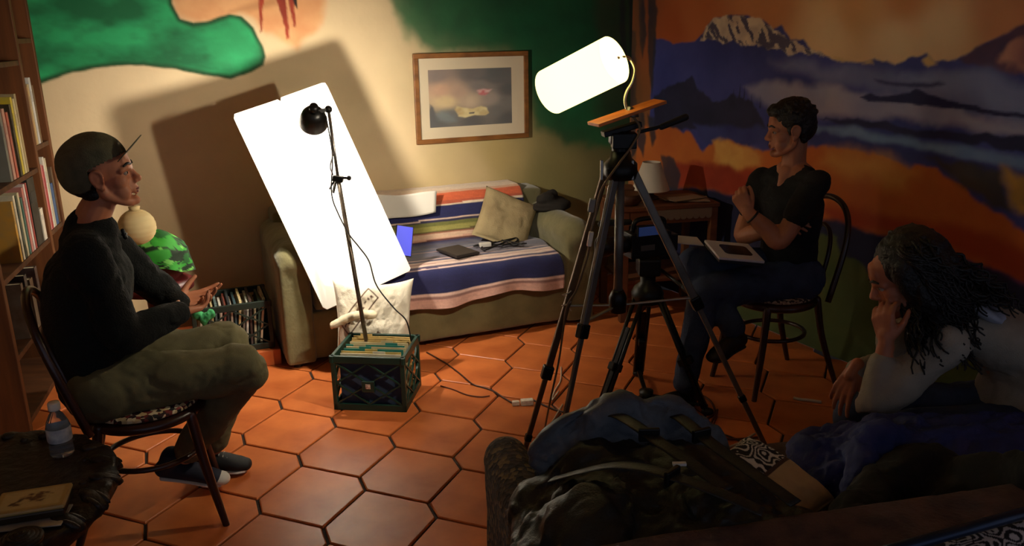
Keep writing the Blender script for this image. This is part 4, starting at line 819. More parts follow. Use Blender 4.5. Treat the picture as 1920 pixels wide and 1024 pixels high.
# ================================================================== corner table with lamp
tc_ = CO+A3*-.22-B3*.46+Vector((.28,-.42,0)); 
tc_ = Vector((.905, 5.02, 0))
tt = thing('side_table', 'dark brown wooden side table in the corner beside the sofa', 'table', tuple(tc_), math.radians(12))
m_tab = wood('corner_table_wood', (112,66,36), (84,48,26), .5, axis=0)
def TB(nm, c, s_, m=m_tab): q = MB(); q.box(c, s_); return q.build(nm, m, tt, bevel=.004)
TB('table_top', (0,0,.70), (.62,.44,.025)); TB('apron', (0,-.20,.645), (.58,.02,.085)); TB('apron', (0,.20,.645), (.58,.02,.085)); TB('apron', (-.28,0,.645), (.02,.40,.085)); TB('apron', (.28,0,.645), (.02,.40,.085)); TB('lower_shelf', (0,0,.25), (.56,.40,.02))
for x in (-.28,.28):
    for y in (-.19,.19): TB('leg', (x,y,.345), (.045,.045,.69))
Mtt = TM[tt.name]
def onT(x, y): return tuple(Mtt @ Vector((x, y, .7125)))
lp = thing('table_lamp', 'small table lamp with white conical shade on the corner table', 'lamp', onT(-.04,.02))
q = MB(); q.lathe([(0,0),(.05,0),(.05,.012),(.02,.025),(.03,.06),(.012,.10),(.01,.14)], (0,0,0)); q.build('lamp_base', mat('lamp_ceramic', (70,50,40), .4), lp, True)
q = MB(); q.lathe([(.115,.055),(.055,.225),(.053,.225),(.113,.055)], (0,0,0), n=36, closed_top=False); q.build('lamp_shade', mat('linen_shade', (206,196,178), .8), lp, True)
bx_ = thing('keepsake_box', 'small brown wooden box with lid behind the tripod leg', 'box', onT(-.22,.08))
q = MB(); q.box((0,0,.03), (.16,.11,.06)); q.build('box_body', m_tab, bx_, bevel=.003); q = MB(); q.box((0,0,.068), (.17,.12,.016)); q.build('lid', m_tab, bx_, bevel=.004)
ma = thing('paper_pile', 'loose pale papers spread on the corner table top', 'papers', onT(.14,-.06))
for k in range(4):
    q = MB(); q.box((.03*math.sin(k*2), .02*math.cos(k*3), .003+k*.004), (.24,.16,.003), Matrix.Rotation(.3*k-.4, 3, 'Z')); q.build('sheet', mat('old_paper', (150,126,100), .8), ma)
q = MB(); 
for k in range(6): q.ell((.03*math.cos(k), .03*math.sin(k*1.3), .05+.012*k), (.10-.012*k, .085-.01*k, .035))
q.ell((0,0,.03), (.13,.10,.03)); me = remesh(q, 'hat', .008, 4, .01, 14); me.materials.append(mat('felt', (34,28,22), .9, (26,22,18), scale=20))
ht = link('felt_hat', me, None, None, True); ht.location = tuple(sofaW(1.73, .42, .615)); tag(ht, 'dark crumpled felt hat on the right sofa armrest', 'hat')
q = MB(); q.lathe([(0,0),(.06,0),(.085,.03),(.09,.07),(.085,.07),(.06,.01),(0,.008)], (0,0,0)); bw_ = q.build('wooden_bowl', mat('bowl_wood', (74,44,26), .5), None, True); bw_.location = tuple(Mtt @ Vector((-.24,-.12,.7125))); tag(bw_, 'dark wooden bowl at the left edge of the corner table', 'bowl')
# scalloped runner under the table top
q = MB(); 
poly = [(-.2,.0)]+[(-.2+.04*i+.02+.02*math.cos(PI-PI*k/5), -.05-.018*math.sin(PI*k/5)) for i in range(10) for k in range(6)]+[(.2,.0)]
Mr = Mtt @ Matrix.Translation((.06,-.213,.69)) @ Matrix.Rotation(PI/2, 4, 'X'); q.prism(poly, Mr, 0, .003); tag(q.build('lace_runner', mat('lace', (120,104,88), .9), None), 'scalloped lace strip hanging over the corner table front', 'cloth')
# ================================================================== cables and bits on the floor
def fl_(u): return Vector((u[0], u[1], .005))
def fcable(pts, r, name, label, m): wig(0,0,0,0,0,0,r,name,label,m, ps=[fl_(p) for p in pts])
m_rc = mat('rust_cable', (92,44,26), .5); m_bk = mat('dark_cable', (60,34,22), .5)
fcable([(-0.483, 4.313, -0.000),(-0.368, 4.155, 0.000),(-0.282, 4.008, 0.000),(-0.209, 3.871, 0.000),(-0.156, 3.830, 0.000),(-0.102, 3.783, 0.000),(-0.049, 3.701, 0.000),(-0.005, 3.640, 0.000)], .004, 'floor_cable', 'thin brown cable running over the tiles from crate to white plugs', m_bk)
fcable([(-0.370, 3.857, 0.000),(-0.303, 3.810, 0.000),(-0.233, 3.745, -0.000),(-0.166, 3.718, -0.000),(-0.119, 3.728, 0.000)], .0032, 'floor_cable', 'faint cable loop on the tiles right of the green crate', m_rc)
fcable([(0.094, 3.672, 0.000),(0.191, 3.564, 0.000),(0.311, 3.492, 0.000),(0.428, 3.434, 0.000),(0.551, 3.441, 0.000),(0.679, 3.480, 0.000),(0.797, 3.454, 0.000),(0.877, 3.377, 0.000)], .005, 'floor_cable', 'dark cable crossing the floor under both tripods', m_bk)
fcable([(0.538, 3.523, 0.000),(0.639, 3.385, 0.000),(0.811, 3.405, 0.000),(0.933, 3.509, 0.000),(0.923, 3.684, 0.000),(0.798, 3.707, 0.000),(0.696, 3.574, 0.000),(0.766, 3.304, 0.000),(0.940, 3.249, 0.000),(1.060, 3.260, 0.000)], .005, 'floor_cable', 'rust coloured cable looped beside the black boot', m_rc)
fcable([(0.646, 3.163, 0.000),(0.774, 3.230, 0.000),(0.877, 3.377, 0.000),(0.952, 3.537, 0.000),(0.863, 3.316, 0.000),(0.709, 3.138, 0.000),(0.588, 3.088, 0.000)], .005, 'floor_cable', 'second rust coloured cable coil near the camera tripod foot', m_rc)
fcable([(0.444, 3.366, 0.000),(0.579, 3.310, 0.000),(0.736, 3.270, 0.000),(0.906, 3.299, 0.000),(1.044, 3.128, 0.000)], .0045, 'floor_cable', 'dark cable nearest the grey bag on the floor', m_bk)
fcable([(0.252, 4.072, 0.000),(0.239, 3.900, 0.000),(0.202, 3.772, 0.000),(0.184, 3.669, 0.000),(0.223, 3.771, 0.000)], .0035, 'white_cable', 'thin white cable standing by the left tripod legs', m_wcable)
fcable([(0.232, 3.620, 0.000),(0.187, 3.480, 0.000),(0.136, 3.325, 0.000),(0.098, 3.181, 0.000)], .0035, 'white_cable', 'pale cable on the tiles between the two left tripod legs', m_wcable)
fcable([(0.774, 3.127, 0.000),(0.859, 3.152, 0.000),(0.951, 3.201, 0.000),(1.058, 3.294, 0.000)], .005, 'white_cable', 'pale cable end beside the right tripod leg', m_wcable)
fcable([(1.347, 3.650, 0.000),(1.371, 3.632, 0.000),(1.407, 3.624, 0.000),(1.462, 3.599, 0.000)], .008, 'white_strip', 'short white strip on the floor behind the chair leg', m_wcable)
for u, s_, lb in (((0.008, 3.628, 0.000), (.035,.022,.022), 'tiny white plug adapter on the floor at the cable end'), ((0.062, 3.632, 0.000), (.06,.032,.028), 'white power adapter on the tiles beside the tripod foot')):
    q = MB(); q.box((u[0], u[1], s_[2]/2), s_, Matrix.Rotation(.15, 3, 'Z')); tag(q.build('power_adapter', mat('adapter_white', (232,222,204), .5, (205,190,170), scale=60), None, bevel=.004), lb, 'adapter')
q = MB(); q.lathe([(0,0),(.03,0),(.032,.015),(.02,.03),(0,.032)], fl_((0.104, 3.103, 0.000))-Vector((0,0,.004))); tag(q.build('white_puck', m_wcable, None, True), 'round white puck on the floor behind the couch arm', 'puck')
# ================================================================== bentwood chairs
m_bent = mat('bentwood', (58,26,18), .35, (40,17,12), scale=14, stretch=(1,1,.3), coat=.3)
m_pat = mat_cells('seat_weave', [(206,180,130),(120,40,34),(30,22,20),(222,204,164),(60,30,26)], 75)
def chair(label, loc, rz, rear_out=0., pat=m_pat):
    t = thing('bentwood_chair', label, 'chair', loc, rz, 'bentwood chairs')
    q = MB(); q.lathe([(0,.425),(.19,.425),(.205,.435),(.207,.452),(.195,.462),(0,.462)], (0,0,0), n=40); q.build('seat', m_bent, t, True)
    q = MB(); q.lathe([(0,.462),(.175,.462),(.19,.47),(.185,.483),(.15,.49),(0,.492)], (0,0,0), n=40); q.build('seat_pad', pat, t, True)
    for s_ in (-1, 1):
        q = MB(); q.limb([(.145, s_*.13, .44), (.17, s_*.145, .25), (.215, s_*.165, .0)], [.019,.017,.0125], n=12); q.build('leg', m_bent, t, True)
        q = MB(); q.limb([(-.15, s_*.135, .45), (-.19, s_*.15, .25), (-.28, s_*.175, .0)], [.018,.016,.0125], n=12); q.build('leg', m_bent, t, True)
    q = MB(); q.tube([(.165*math.cos(2*PI*k/36)+.0, .15*math.sin(2*PI*k/36), .27+.0*k) for k in range(36)], .0105, n=8, closed=True); q.build('ring_stretcher', m_bent, t, True)
    hoop = []
    for k in range(25):
        a = PI*k/24; y = .185*math.cos(a); h_ = max(0, math.sin(a))**.5
        hoop.append((-.17-.135*h_, y*(1+.12*math.sin(a)), .45+.47*h_))
    q = MB(); q.tube(spline(hoop, 3), .0145, n=10); q.build('back_hoop', m_bent, t, True)
    inner = []
    for k in range(19):
        a = PI*k/18; h_ = max(0, math.sin(a))**.55; inner.append((-.175-.10*h_, .095*math.cos(a)*(1+.1*math.sin(a)), .455+.33*h_))
    q = MB(); q.tube(spline(inner, 3), .011, n=10); q.build('inner_hoop', m_bent, t, True)
    return t
ch1 = chair('dark bentwood chair with woven seat pad under the man in a cap', (-1.325, 2.735, 0), math.radians(22))
ch2 = chair('dark bentwood chair with speckled seat pad in front of the mural', (1.285, 3.87, 0), math.radians(203), pat=mat_cells('speckled_pad', [(150,120,100),(60,40,36),(176,150,124),(44,30,28)], 90))
# ================================================================== carved round table at the left front
ctb = Vector((-1.56, 2.04, 0))
ct_ = thing('carved_table', 'dark carved round wooden table in the near left corner', 'table', tuple(ctb))
m_carv = mat('carved_wood', (46,30,20), .5, (26,17,12), scale=14, detail=8, bump=.9, bscale=28)
nr, na_ = 40, 150; Xc = np.zeros((nr, na_, 3)); rr_ = np.concatenate([np.linspace(.002,.39,26), [.40,.408,.41,.405,.395,.385,.375,.37,.36,.34,.3,.2,.1,.01]])
zz_ = np.concatenate([np.full(26,.5), [.498,.49,.475,.455,.44,.43,.42,.415,.412,.41,.41,.41,.41,.41]])
for i in range(nr):
    for j in range(na_):
        a = 2*PI*j/(na_-1); Xc[i,j] = (rr_[i]*math.cos(a), rr_[i]*math.sin(a), zz_[i])
V = Xc.reshape(-1,3); n_ = fbm(V*11, 5, 5); rim_ = np.clip((np.hypot(V[:,0],V[:,1])-.20)/.16, 0, 1)
V[:,2] += np.where(V[:,2] > .45, n_*.022*rim_-.010*rim_*0, 0); k_ = 1+np.where(np.hypot(V[:,0],V[:,1]) > .36, .05*fbm(np.c_[np.arctan2(V[:,1],V[:,0])*7, V[:,2]*30, V[:,2]*0], 6, 3), 0); V[:,:2] *= k_[:,None]
me = gridmesh('table_top', V.reshape(nr,na_,3), na_, nr); me.materials.append(m_carv); link('table_top', me, None, ct_, True)
for k in range(22):
    a = 2*PI*k/22; q = MB(); c = Vector((.385*math.cos(a), .385*math.sin(a), .492)); Rk = Matrix.Rotation(a+.6*(k % 2)-.3, 3, 'Z') @ Matrix.Rotation(.5, 3, 'Y')
    q.ell(c, (.05,.024,.018), Rk, 12, 8); q.ell(c+Rk @ Vector((.012,.016,.008)), (.03,.009,.01), Rk, 10, 6); q.ell(c+Rk @ Vector((.012,-.016,.008)), (.03,.009,.01), Rk, 10, 6)
    q.build('carved_leaf', m_carv, ct_, True)
for k in range(14):
    a = 2*PI*k/14; q = MB(); c = Vector((.33*math.cos(a+.2), .33*math.sin(a+.2), .495)); 
    q.ell(c, (.03,.03,.012), None, 12, 8); q.ell(c+Vector((0,0,.01)), (.012,.012,.01), None, 8, 6); q.build('carved_rosette', m_carv, ct_, True)
q = MB(); q.lathe([(.26,.0),(.27,.03),(.12,.07),(.07,.15),(.10,.26),(.08,.34),(.16,.40),(.3,.42)], (0,0,0), n=36); q.build('pedestal', m_carv, ct_, True)
# things on it
bt = Vector((-1.381, 2.278, 0.505)); bt.z = .508
bo = thing('water_bottle', 'small clear plastic water bottle with white cap on the carved table', 'bottle', tuple(bt))
m_pet = mat('clear_plastic', (235,240,240), .08, trans=.92, ior=1.2, spec=.6)
q = MB(); q.lathe([(0,.0),(.028,.0),(.031,.006),(.031,.03),(.029,.045),(.031,.055),(.031,.085),(.028,.10),(.018,.122),(.0125,.130),(.0125,.142),(0,.142)], (0,0,0), n=32); q.build('bottle_body', m_pet, bo, True)
q = MB(); q.lathe([(.0316,.045),(.0322,.047),(.0322,.083),(.0316,.085)], (0,0,0), n=32, closed_top=False); q.build('label_band', mat('bottle_label', (226,222,214), .5, (170,170,176), scale=40), bo, True)
q = MB(); q.lathe([(0,.136),(.0155,.136),(.016,.14),(.016,.156),(.014,.159),(0,.159)], (0,0,0), n=28); q.build('cap', mat('bottle_cap', (226,218,206), .5), bo, True)
bo.scale = (1.08,1.08,1.08)
tn = Vector((-1.291, 1.958, 0.520)); tn.z = .512
ti = thing('tin_box', 'flat cream tin box with brown floral print on the carved table', 'box', tuple(tn), math.radians(17))
q = MB(); q.box((0,0,.012), (.17,.115,.024)); q.build('tin_base', mat('tin_side', (60,46,30), .4, metal=.3), ti, bevel=.006)
q = MB(); q.box((0,0,.030), (.176,.121,.013)); q.build('lid', mat('tin_lid', (176,146,88), .45), ti, bevel=.006)
nu, nv = 80, 56; U, V_ = np.meshgrid(np.linspace(0,1,nu), np.linspace(0,1,nv)); PP = np.c_[U.ravel(), V_.ravel()]
Ct = np.tile(np.array(lin((190,160,98))), (len(PP),1)); Ct = layer(Ct, PP, [(.06,.08),(.94,.08),(.94,.92),(.06,.92)], (206,184,128), .02, 0, 5, 1)
for k, (x, y) in enumerate(((.5,.55),(.42,.6),(.58,.6),(.5,.45),(.36,.5),(.64,.5),(.45,.7),(.6,.7),(.28,.3),(.33,.26),(.7,.68),(.66,.34),(.25,.36))): Ct = layer(Ct, PP, [(x-.06,y-.05),(x+.05,y-.06),(x+.06,y+.04),(x-.04,y+.06)], (120,80,44), .03, .05, 10, k, (84,54,34))
Xp = np.c_[(PP[:,0]-.5)*.164, (PP[:,1]-.5)*.109, np.full(len(PP), .0369)]
me = gridmesh('lid_print', Xp.reshape(nv,nu,3), nu, nv); paint(me, Ct); me.materials.append(mat('lid_print', (200,200,200), .45, attr='paint', scale=40)); link('lid_print', me, None, ti)
pb = thing('paper_slips', 'pale paper slips poking out under the tin box', 'papers', (tn.x+.01, tn.y-.03, .505), math.radians(10))
q = MB(); q.box((0,0,.002), (.17,.10,.003)); q.build('slip', mat('slip_paper', (176,166,150), .8), pb)
ab = Vector((-1.246, 1.817, 0.520)); ab.z = .508
an = thing('carved_coaster', 'ribbed round dark coaster beside the tin box', 'coaster', tuple(ab))
for k in range(5):
    q = MB(); q.tube([((.045-.009*k)*math.cos(2*PI*i/24), (.045-.009*k)*math.sin(2*PI*i/24), .012+.003*k) for i in range(24)], .0065, n=8, closed=True); q.build('ring', m_carv, an, True)
q = MB(); q.lathe([(0,0),(.05,0),(.05,.01),(0,.012)], (0,0,0)); q.build('base', m_carv, an, True)

# ================================================================== people
def skin_mat(name, c, c2): return mat(name, c, .5, c2, scale=9, detail=3, bump=.05, bscale=90, spec=.4)
def add_head(q, H, s_=1., neck=None, fem=False):
    """head solids; H = 4x4 from head frame (x forward, y left, z up) to world"""
    R3_ = H.to_3x3()
    T = lambda x, y, z: H @ Vector((x*s_, y*s_, z*s_))
    def E_(c, r): q.ell(T(*c), tuple(k*s_ for k in r), R3_, 28, 20)
    def Lb(pts, rs): q.limb([T(*p) for p in pts], [(tuple(k*s_ for k in r) if isinstance(r, tuple) else r*s_) for r in rs], n=12)
    E_((-.014,0,.036), (.098,.076,.088)); E_((.022,0,-.03), (.066,.060,.082)); E_((.012,0,.03), (.085,.070,.075))
    for y in (-1, 1):
        Lb([(-.012,y*.056,-.035), (.0,y*.055,-.068), (.045,y*.034,-.098), (.068,y*.010,-.108)], [.018,.017,.017,.018])
        E_((.045,y*.043,-.026), (.032,.022,.030)); E_((.045,y*.036,-.065), (.034,.023,.036))
        E_((-.012,y*.078,-.006), (.021,.010,.034)); E_((-.018,y*.086,.004), (.019,.007,.026)); E_((-.004,y*.080,-.034), (.011,.008,.013))
        Lb([(.066,y*.052,.012), (.080,y*.034,.020), (.088,y*.012,.014)], [.011,.012,.010])
        E_((.098,y*.011,-.036), (.010,.009,.008))
        Lb([(.078,y*.020,-.010), (.068,y*.045,-.012)], [.0075,.006])   # lower lid
    for y in (-1, 1): Lb([(.006,y*.086,-.018), (.006,y*.088,.012), (-.010,y*.091,.028), (-.028,y*.091,.018), (-.030,y*.090,-.004), (-.018,y*.086,-.030)], [.004,.0055,.006,.006,.0055,.005])
    E_((.078,0,-.106), (.020,.021,.018))
    Lb([(.086,0,.014), (.097,0,-.008), (.108,0,-.028)], [.0085,.0095,.0125])
    E_((.104,0,-.036), (.009,.008,.007))
    Lb([(.078,.026,-.064), (.091,.012,-.059), (.0935,0,-.060), (.091,-.012,-.059), (.078,-.026,-.064)], [.004,.0072,.0075,.0072,.004])
    Lb([(.078,.024,-.068), (.088,.012,-.074), (.0905,0,-.075), (.088,-.012,-.074), (.078,-.024,-.068)], [.004,.0078,.0085,.0078,.004])
    E_((.070,0,-.05), (.026,.03,.03)); E_((.074,0,.045), (.018,.05,.04))
    if neck: q.limb([T(-.03,0,-.03), T(-.028,0,-.075)]+[Vector(n) for n in neck], [.054*s_,.053*s_]+[.056]*(len(neck)-1)+[.075])
def face_parts(H, s_, par, hair_m, brow=True, iris=(40,24,14)):
    T = lambda x, y, z: H @ Vector((x*s_, y*s_, z*s_)); R3_ = H.to_3x3()
    me_ = mat('eye_white', (150,138,126), .35); mi = mat('iris', iris, .2)
    for y in (-1, 1):
        q = MB(); q.ell(T(.0715, y*.033, .0005), (.0118*s_,)*3, R3_, 14, 10); e = q.build('eye', me_, par, True, world=True)
        q = MB(); q.ell(T(.0805, y*.033, .0005), (.004*s_, .0058*s_, .0058*s_), R3_, 12, 8); q.build('iris', mi, e, True)
        if brow:
            q = MB(); q.limb([T(.079,y*.052,.027), T(.090,y*.036,.033), T(.0965,y*.016,.028)], [(.0035*s_),.0048*s_,.004*s_], n=8); q.build('eyebrow', hair_m, par, True, world=True)
    q = MB(); q.limb([T(.080,.022,-.0655), T(.0955,.010,-.0635), T(.0975,0,-.0645), T(.0955,-.010,-.0635), T(.080,-.022,-.0655)], [.002*s_,.0046*s_,.005*s_,.0046*s_,.002*s_], n=8)
    q.limb([T(.080,.022,-.069), T(.0925,.010,-.0735), T(.0945,0,-.0745), T(.0925,-.010,-.0735), T(.080,-.022,-.069)], [.002*s_,.005*s_,.0056*s_,.005*s_,.002*s_], n=8)
    q.build('lips', mat('lips', (126,66,54), .6), par, True, world=True)
def headM(c, fwd, up=(0,0,1)):
    f = Vector(fwd).normalized(); u = Vector(up); l = u.cross(f).normalized(); u = f.cross(l)
    M = Matrix((f, l, u)).transposed().to_4x4(); M.translation = Vector(c); return M
def add_hand(q, wr, d, palm, thumb, curl=(.3,.3,.3,.3), spread=.06, s_=1., tcurl=.3, tout=.7, bend=(.9,1.1,.8)):
    """wr wrist, d finger direction, palm = direction the palm faces, thumb = side of the thumb"""
    d = Vector(d).normalized(); p = Vector(palm); p = (p-d*p.dot(d)).normalized(); t = d.cross(p).normalized()
    if t.dot(Vector(thumb)) < 0: t = -t
    wr = Vector(wr); nails = []
    Ls = [(.036,.024,.020), (.040,.027,.021), (.037,.025,.021), (.029,.019,.018)]; offs = [.031,.0105,-.0105,-.030]; kn_ = [.088,.091,.086,.078]
    q.limb([wr-d*.02, wr+d*.02], [.024*s_,.026*s_], n=12)
    for i in range(4):
        k = wr+(d*kn_[i]+t*offs[i])*s_; q.limb([wr+d*.012*s_+t*offs[i]*.55*s_, k], [.0145*s_,.0115*s_], n=10)
        q.limb([wr+d*.03*s_+t*offs[i]*.75*s_+p*.006*s_, k-d*.012*s_+p*.004*s_], [.012*s_,.010*s_], n=8)
        fd = (d+t*spread*(1.5-i)).normalized(); ax_ = fd.cross(p).normalized(); a = 0; pt_ = [k]; rr = [.0102*s_]
        for j in range(3):
            a += curl[i]*bend[j]; dd = Matrix.Rotation(a, 3, ax_) @ fd
            pt_.append(pt_[-1]+dd*Ls[i][j]*s_); rr.append((.0092,.0084,.0070)[j]*s_*(.9 if i == 3 else 1))
        q.limb(pt_, rr, n=10, sub=4)
    b0 = wr+(d*.018+t*.022+p*.006)*s_; td = (d*.62+t*tout+p*.28).normalized(); b1 = b0+td*.042*s_
    td2 = (td+d*.5*tcurl+p*.3*tcurl-t*.4*tcurl).normalized(); b2 = b1+td2*.032*s_; td3 = (td2+d*.4*tcurl+p*.3*tcurl-t*.4*tcurl).normalized(); b3 = b2+td3*.024*s_
    q.limb([b0, b1, b2, b3], [.0165*s_,.013*s_,.0105*s_,.0085*s_], n=10, sub=4)
def mesh_part(q, name, m, par, voxel, it=4, fold=0., fs=10., fst=(1,1,1), seed=0, fac=.5):
    me = remesh(q, name, voxel, it, fold, fs, fst, seed, fac); me.materials.append(m); return link(name, me, None, par, True, world=True)
def shoe(par, heel, toe, up, m_up, m_sole, name='shoe', w_=.043, cap=None, laces=False):
    heel = Vector(heel); toe = Vector(toe); d = (toe-heel); L_ = d.length; d.normalize(); u = Vector(up); u = (u-d*u.dot(d)).normalized(); s_ = d.cross(u)
    q = MB(); q.limb([heel+d*.03+u*.042, heel+d*L_*.45+u*.045, heel+d*L_*.72+u*.035, toe-d*.03+u*.030], [(.036,.036),(.038,.040),(w_,.030),(.036,.024)], side=s_, n=18)
    q.limb([heel+d*.04+u*.05, heel+d*.05+u*.10], [.038,.040], n=14)
    o = mesh_part(q, name, m_up, par, .005, 3)
    q = MB(); q.limb([heel+d*.03+u*.010, heel+d*L_*.4+u*.010, heel+d*L_*.72+u*.010, toe-d*.035+u*.012], [(.034,.012),(.034,.011),(w_+.002,.011),(.036,.013)], side=s_, n=18)
    mesh_part(q, 'sole', m_sole, o, .005, 2)
    if cap is not None:
        q = MB(); q.ell(toe-d*.038+u*.030, (.040,.039,.026), Matrix((d, s_, u)).transposed()); mesh_part(q, 'toe_cap', cap, o, .004, 2)
    if laces:
        q = MB()
        for k in range(4): c = heel+d*L_*(.42+.07*k)+u*(.083-.006*k); q.tube([c-s_*.022, c+u*.004, c+s_*.022], .0028, n=6)
        q.build('laces', mat('laces', (180,172,160), .8), o, True)
    return o

# ------------------------------------------------------------------ man in the cap, left
m1 = thing('person', 'seated person in olive cap, black sweater and khaki trousers', 'person', (-1.36, 2.72, .46))
m_sk1 = skin_mat('skin_a', (192,126,92), (176,108,76)); m_hair = mat('black_hair', (20,14,12), .5, (12,9,8), scale=60, bump=.5, bscale=120)
h1 = headM((-1.359, 2.760, 1.283), (.95,.28,.10), (-.10,-.03,1)); hs1 = .93
body = MB(); lf = Vector((-.42,.906,0)); rt = -lf; fwd1 = Vector((.906,.42,0))
neck1 = [Vector((-1.415,2.745,1.14)), Vector((-1.43,2.74,1.06))]
add_head(body, h1, hs1, neck1)
shN = Vector((-1.375,2.585,1.05)); shF = Vector((-1.505,2.90,1.05)); elN = Vector((-1.299, 2.600, 0.771)); wrN = Vector((-1.189, 2.780, 0.782)); elF = Vector((-1.33,3.0,.80)); wrF = Vector((-1.256, 2.960, 0.762))
hipC = Vector((-1.455,2.72,.56)); chest = Vector((-1.45,2.735,.95))
body.limb([hipC, (-1.475,2.725,.72), chest, (-1.43,2.74,1.06)], [(.15,.10),(.135,.095),(.155,.105),(.12,.07)], side=lf, n=24)
for a0, a1, a2 in ((shN, elN, wrN), (shF, elF, wrF)): body.limb([a0, a0.lerp(a1,.5), a1, a1.lerp(a2,.4), a2], [.052,.046,.038,.038,.026])
add_hand(body, wrN, Vector((-1.119, 2.900, 0.768))-wrN, Vector((.05,.5,.8)), Vector((-.3,.6,.5)), (.25,.35,.45,.5), .14, .98, .2, .8)
add_hand(body, wrF, Vector((-1.134, 3.050, 0.765))-wrF, Vector((.0,-.6,.7)), Vector((-.2,-.5,.6)), (.12,.3,.5,.6), .08, .98, .3, .7)
kN, kF = Vector((-0.972, 2.800, 0.562)), Vector((-1.094, 2.980, 0.587)); aN, aF = Vector((-1.275,2.885,.165)), Vector((-1.215,3.02,.13))
hN, hF = hipC+rt*.085, hipC+lf*.085
for a0, a1, a2 in ((hN, kN, aN), (hF, kF, aF)): body.limb([a0, a0.lerp(a1,.5), a1, a1.lerp(a2,.4), a2], [.082,.075,.055,.05,.036])
mesh_part(body, 'body', m_sk1, m1, .0036, 5)
face_parts(h1, hs1, m1, m_hair)
# sweater
m_sw = mat('black_sweater', (12,15,12), .95, (8,10,8), scale=20, bump=.5, bscale=160)
q = MB(); q.limb([hipC+Vector((-.0,0,-.02)), (-1.478,2.725,.66), (-1.476,2.725,.80), chest, (-1.44,2.738,1.05)], [(.185,.142),(.182,.140),(.182,.142),(.188,.140),(.135,.088)], side=lf, n=28)
q.limb([shN+Vector((-.02,.03,0)), shF+Vector((.02,-.03,.0))], [.072,.072]); q.limb([(-1.415,2.74,1.07), (-1.403,2.743,1.095)], [.090,.066]); q.limb([(-1.45,2.735,1.06), (-1.445,2.742,1.125)], [.08,.056])
for a0, a1, a2 in ((shN, elN, wrN), (shF, elF, wrF)): q.limb([a0, a0.lerp(a1,.5), a1, a1.lerp(a2,.5), a1.lerp(a2,.98)], [.076,.070,.064,.056,.046], n=20)
sw = mesh_part(q, 'sweater', m_sw, m1, .008, 5, .016, 11, (1,1,1.3), 3)
for a1, a2 in ((elN, wrN), (elF, wrF)):
    q = MB(); dd = (a2-a1).normalized(); q.limb([a2-dd*.025, a2+dd*.004], [.044,.043], n=18); mesh_part(q, 'cuff', m_sw, sw, .005, 2)
# khaki trousers
m_kh = mat('khaki_trousers', (104,97,66), .9, (86,80,54), scale=10, bump=.12, bscale=300)
q = MB(); q.limb([hipC+rt*.10, hipC+lf*.10], [.125,.125]); 
for a0, a1, a2, s_ in ((hN, kN, aN, 1), (hF, kF, aF, -1)):
    q.limb([a0, a0.lerp(a1,.35)+Vector((0,0,.006)), a0.lerp(a1,.75), a1, a1.lerp(a2,.35), a1.lerp(a2,.7), a1.lerp(a2,.93)], [.118,.108,.092,.082,.076,.068,.060], n=24)
mesh_part(q, 'trousers', m_kh, m1, .008, 5, .018, 9, (1,1,1), 12)
# shoes
m_navy = mat('navy_suede', (30,32,48), .85, (22,24,36), scale=30); m_wh = mat('white_rubber', (206,200,190), .6); m_blk = mat('black_canvas', (24,24,26), .7)
shoe(m1, (-1.40,2.865,.085), (-1.135,2.915,.012), (.28,0,1), m_navy, m_wh, cap=mat('pale_toe', (196,190,180), .7))
shoe(m1, (-1.30,3.01,.02), (-1.075,3.045,.004), (.05,0,1), m_blk, m_wh, laces=True)
# cap and short hair
m_cap = mat('olive_cap', (98,95,70), .85, (80,78,58), scale=24, bump=.3, bscale=220)
T1 = lambda x, y, z: h1 @ Vector((x*hs1, y*hs1, z*hs1))
q = MB(); R1 = h1.to_3x3()
q.ell(T1(-.030,0,.050), (.112,.090,.098), R1 @ Matrix.Rotation(-.25,3,'Y'), 30, 20); q.ell(T1(-.065,0,.018), (.078,.085,.080), R1, 26, 18); q.ell(T1(-.082,0,.05), (.062,.075,.072), R1)
cp = mesh_part(q, 'cap', m_cap, m1, .005, 3, .003, 20)
V = coords(cp.data); inv = np.array((h1).inverted()); Lc_ = (inv[:3,:3] @ V.T).T+inv[:3,3]
bm = bmesh.new(); bm.from_mesh(cp.data); bm.verts.ensure_lookup_table()
dele = [v for v, l in zip(bm.verts, Lc_) if l[2] < (.040+.32*l[0] if l[0] > -.06 else -.035+.0*l[0]) and not (l[0] < -.03 and l[2] > -.03+.35*(l[0]+.03))]
bmesh.ops.delete(bm, geom=dele, context='VERTS'); bm.to_mesh(cp.data); bm.free(); cp.data.update()
sm = cp.modifiers.new('solid', 'SOLIDIFY'); sm.thickness = .004; sm.offset = 0
nu, nv = 26, 10; Xb = np.zeros((nv, nu, 3))
for i in range(nv):
    for j in range(nu):
        a = -1.25+2.5*j/(nu-1); t = i/(nv-1); x0 = .060+.022*math.cos(a); r = .074*math.sin(a)
        xx = x0+.072*t*(.30+.70*math.cos(a)); p = T1(xx, r*(1+.04*t), .052+.85*(xx-.074)); Xb[i,j] = p
br = link('cap_brim', gridmesh('cap_brim', Xb, nu, nv), m_cap, cp, True); sm = br.modifiers.new('solid', 'SOLIDIFY'); sm.thickness = .003
q = MB(); q.ell(T1(-.034,0,.045), (.01,.01,.006), R1, 10, 6); q.build('cap_button', m_cap, cp, True)
q = MB(); q.ell(T1(-.045,0,.0), (.070,.076,.062), R1); q.limb([T1(-.080,-.03,-.03), T1(-.080,.03,-.03)], [.032,.032]); q.ell(T1(-.040,0,-.055), (.049,.054,.05), R1); q.limb([T1(-.025,.068,.02), T1(-.02,.068,-.012)], [.010,.006]); q.limb([T1(-.025,-.068,.02), T1(-.02,-.068,-.012)], [.010,.006])
mesh_part(q, 'hair', m_hair, m1, .005, 3)
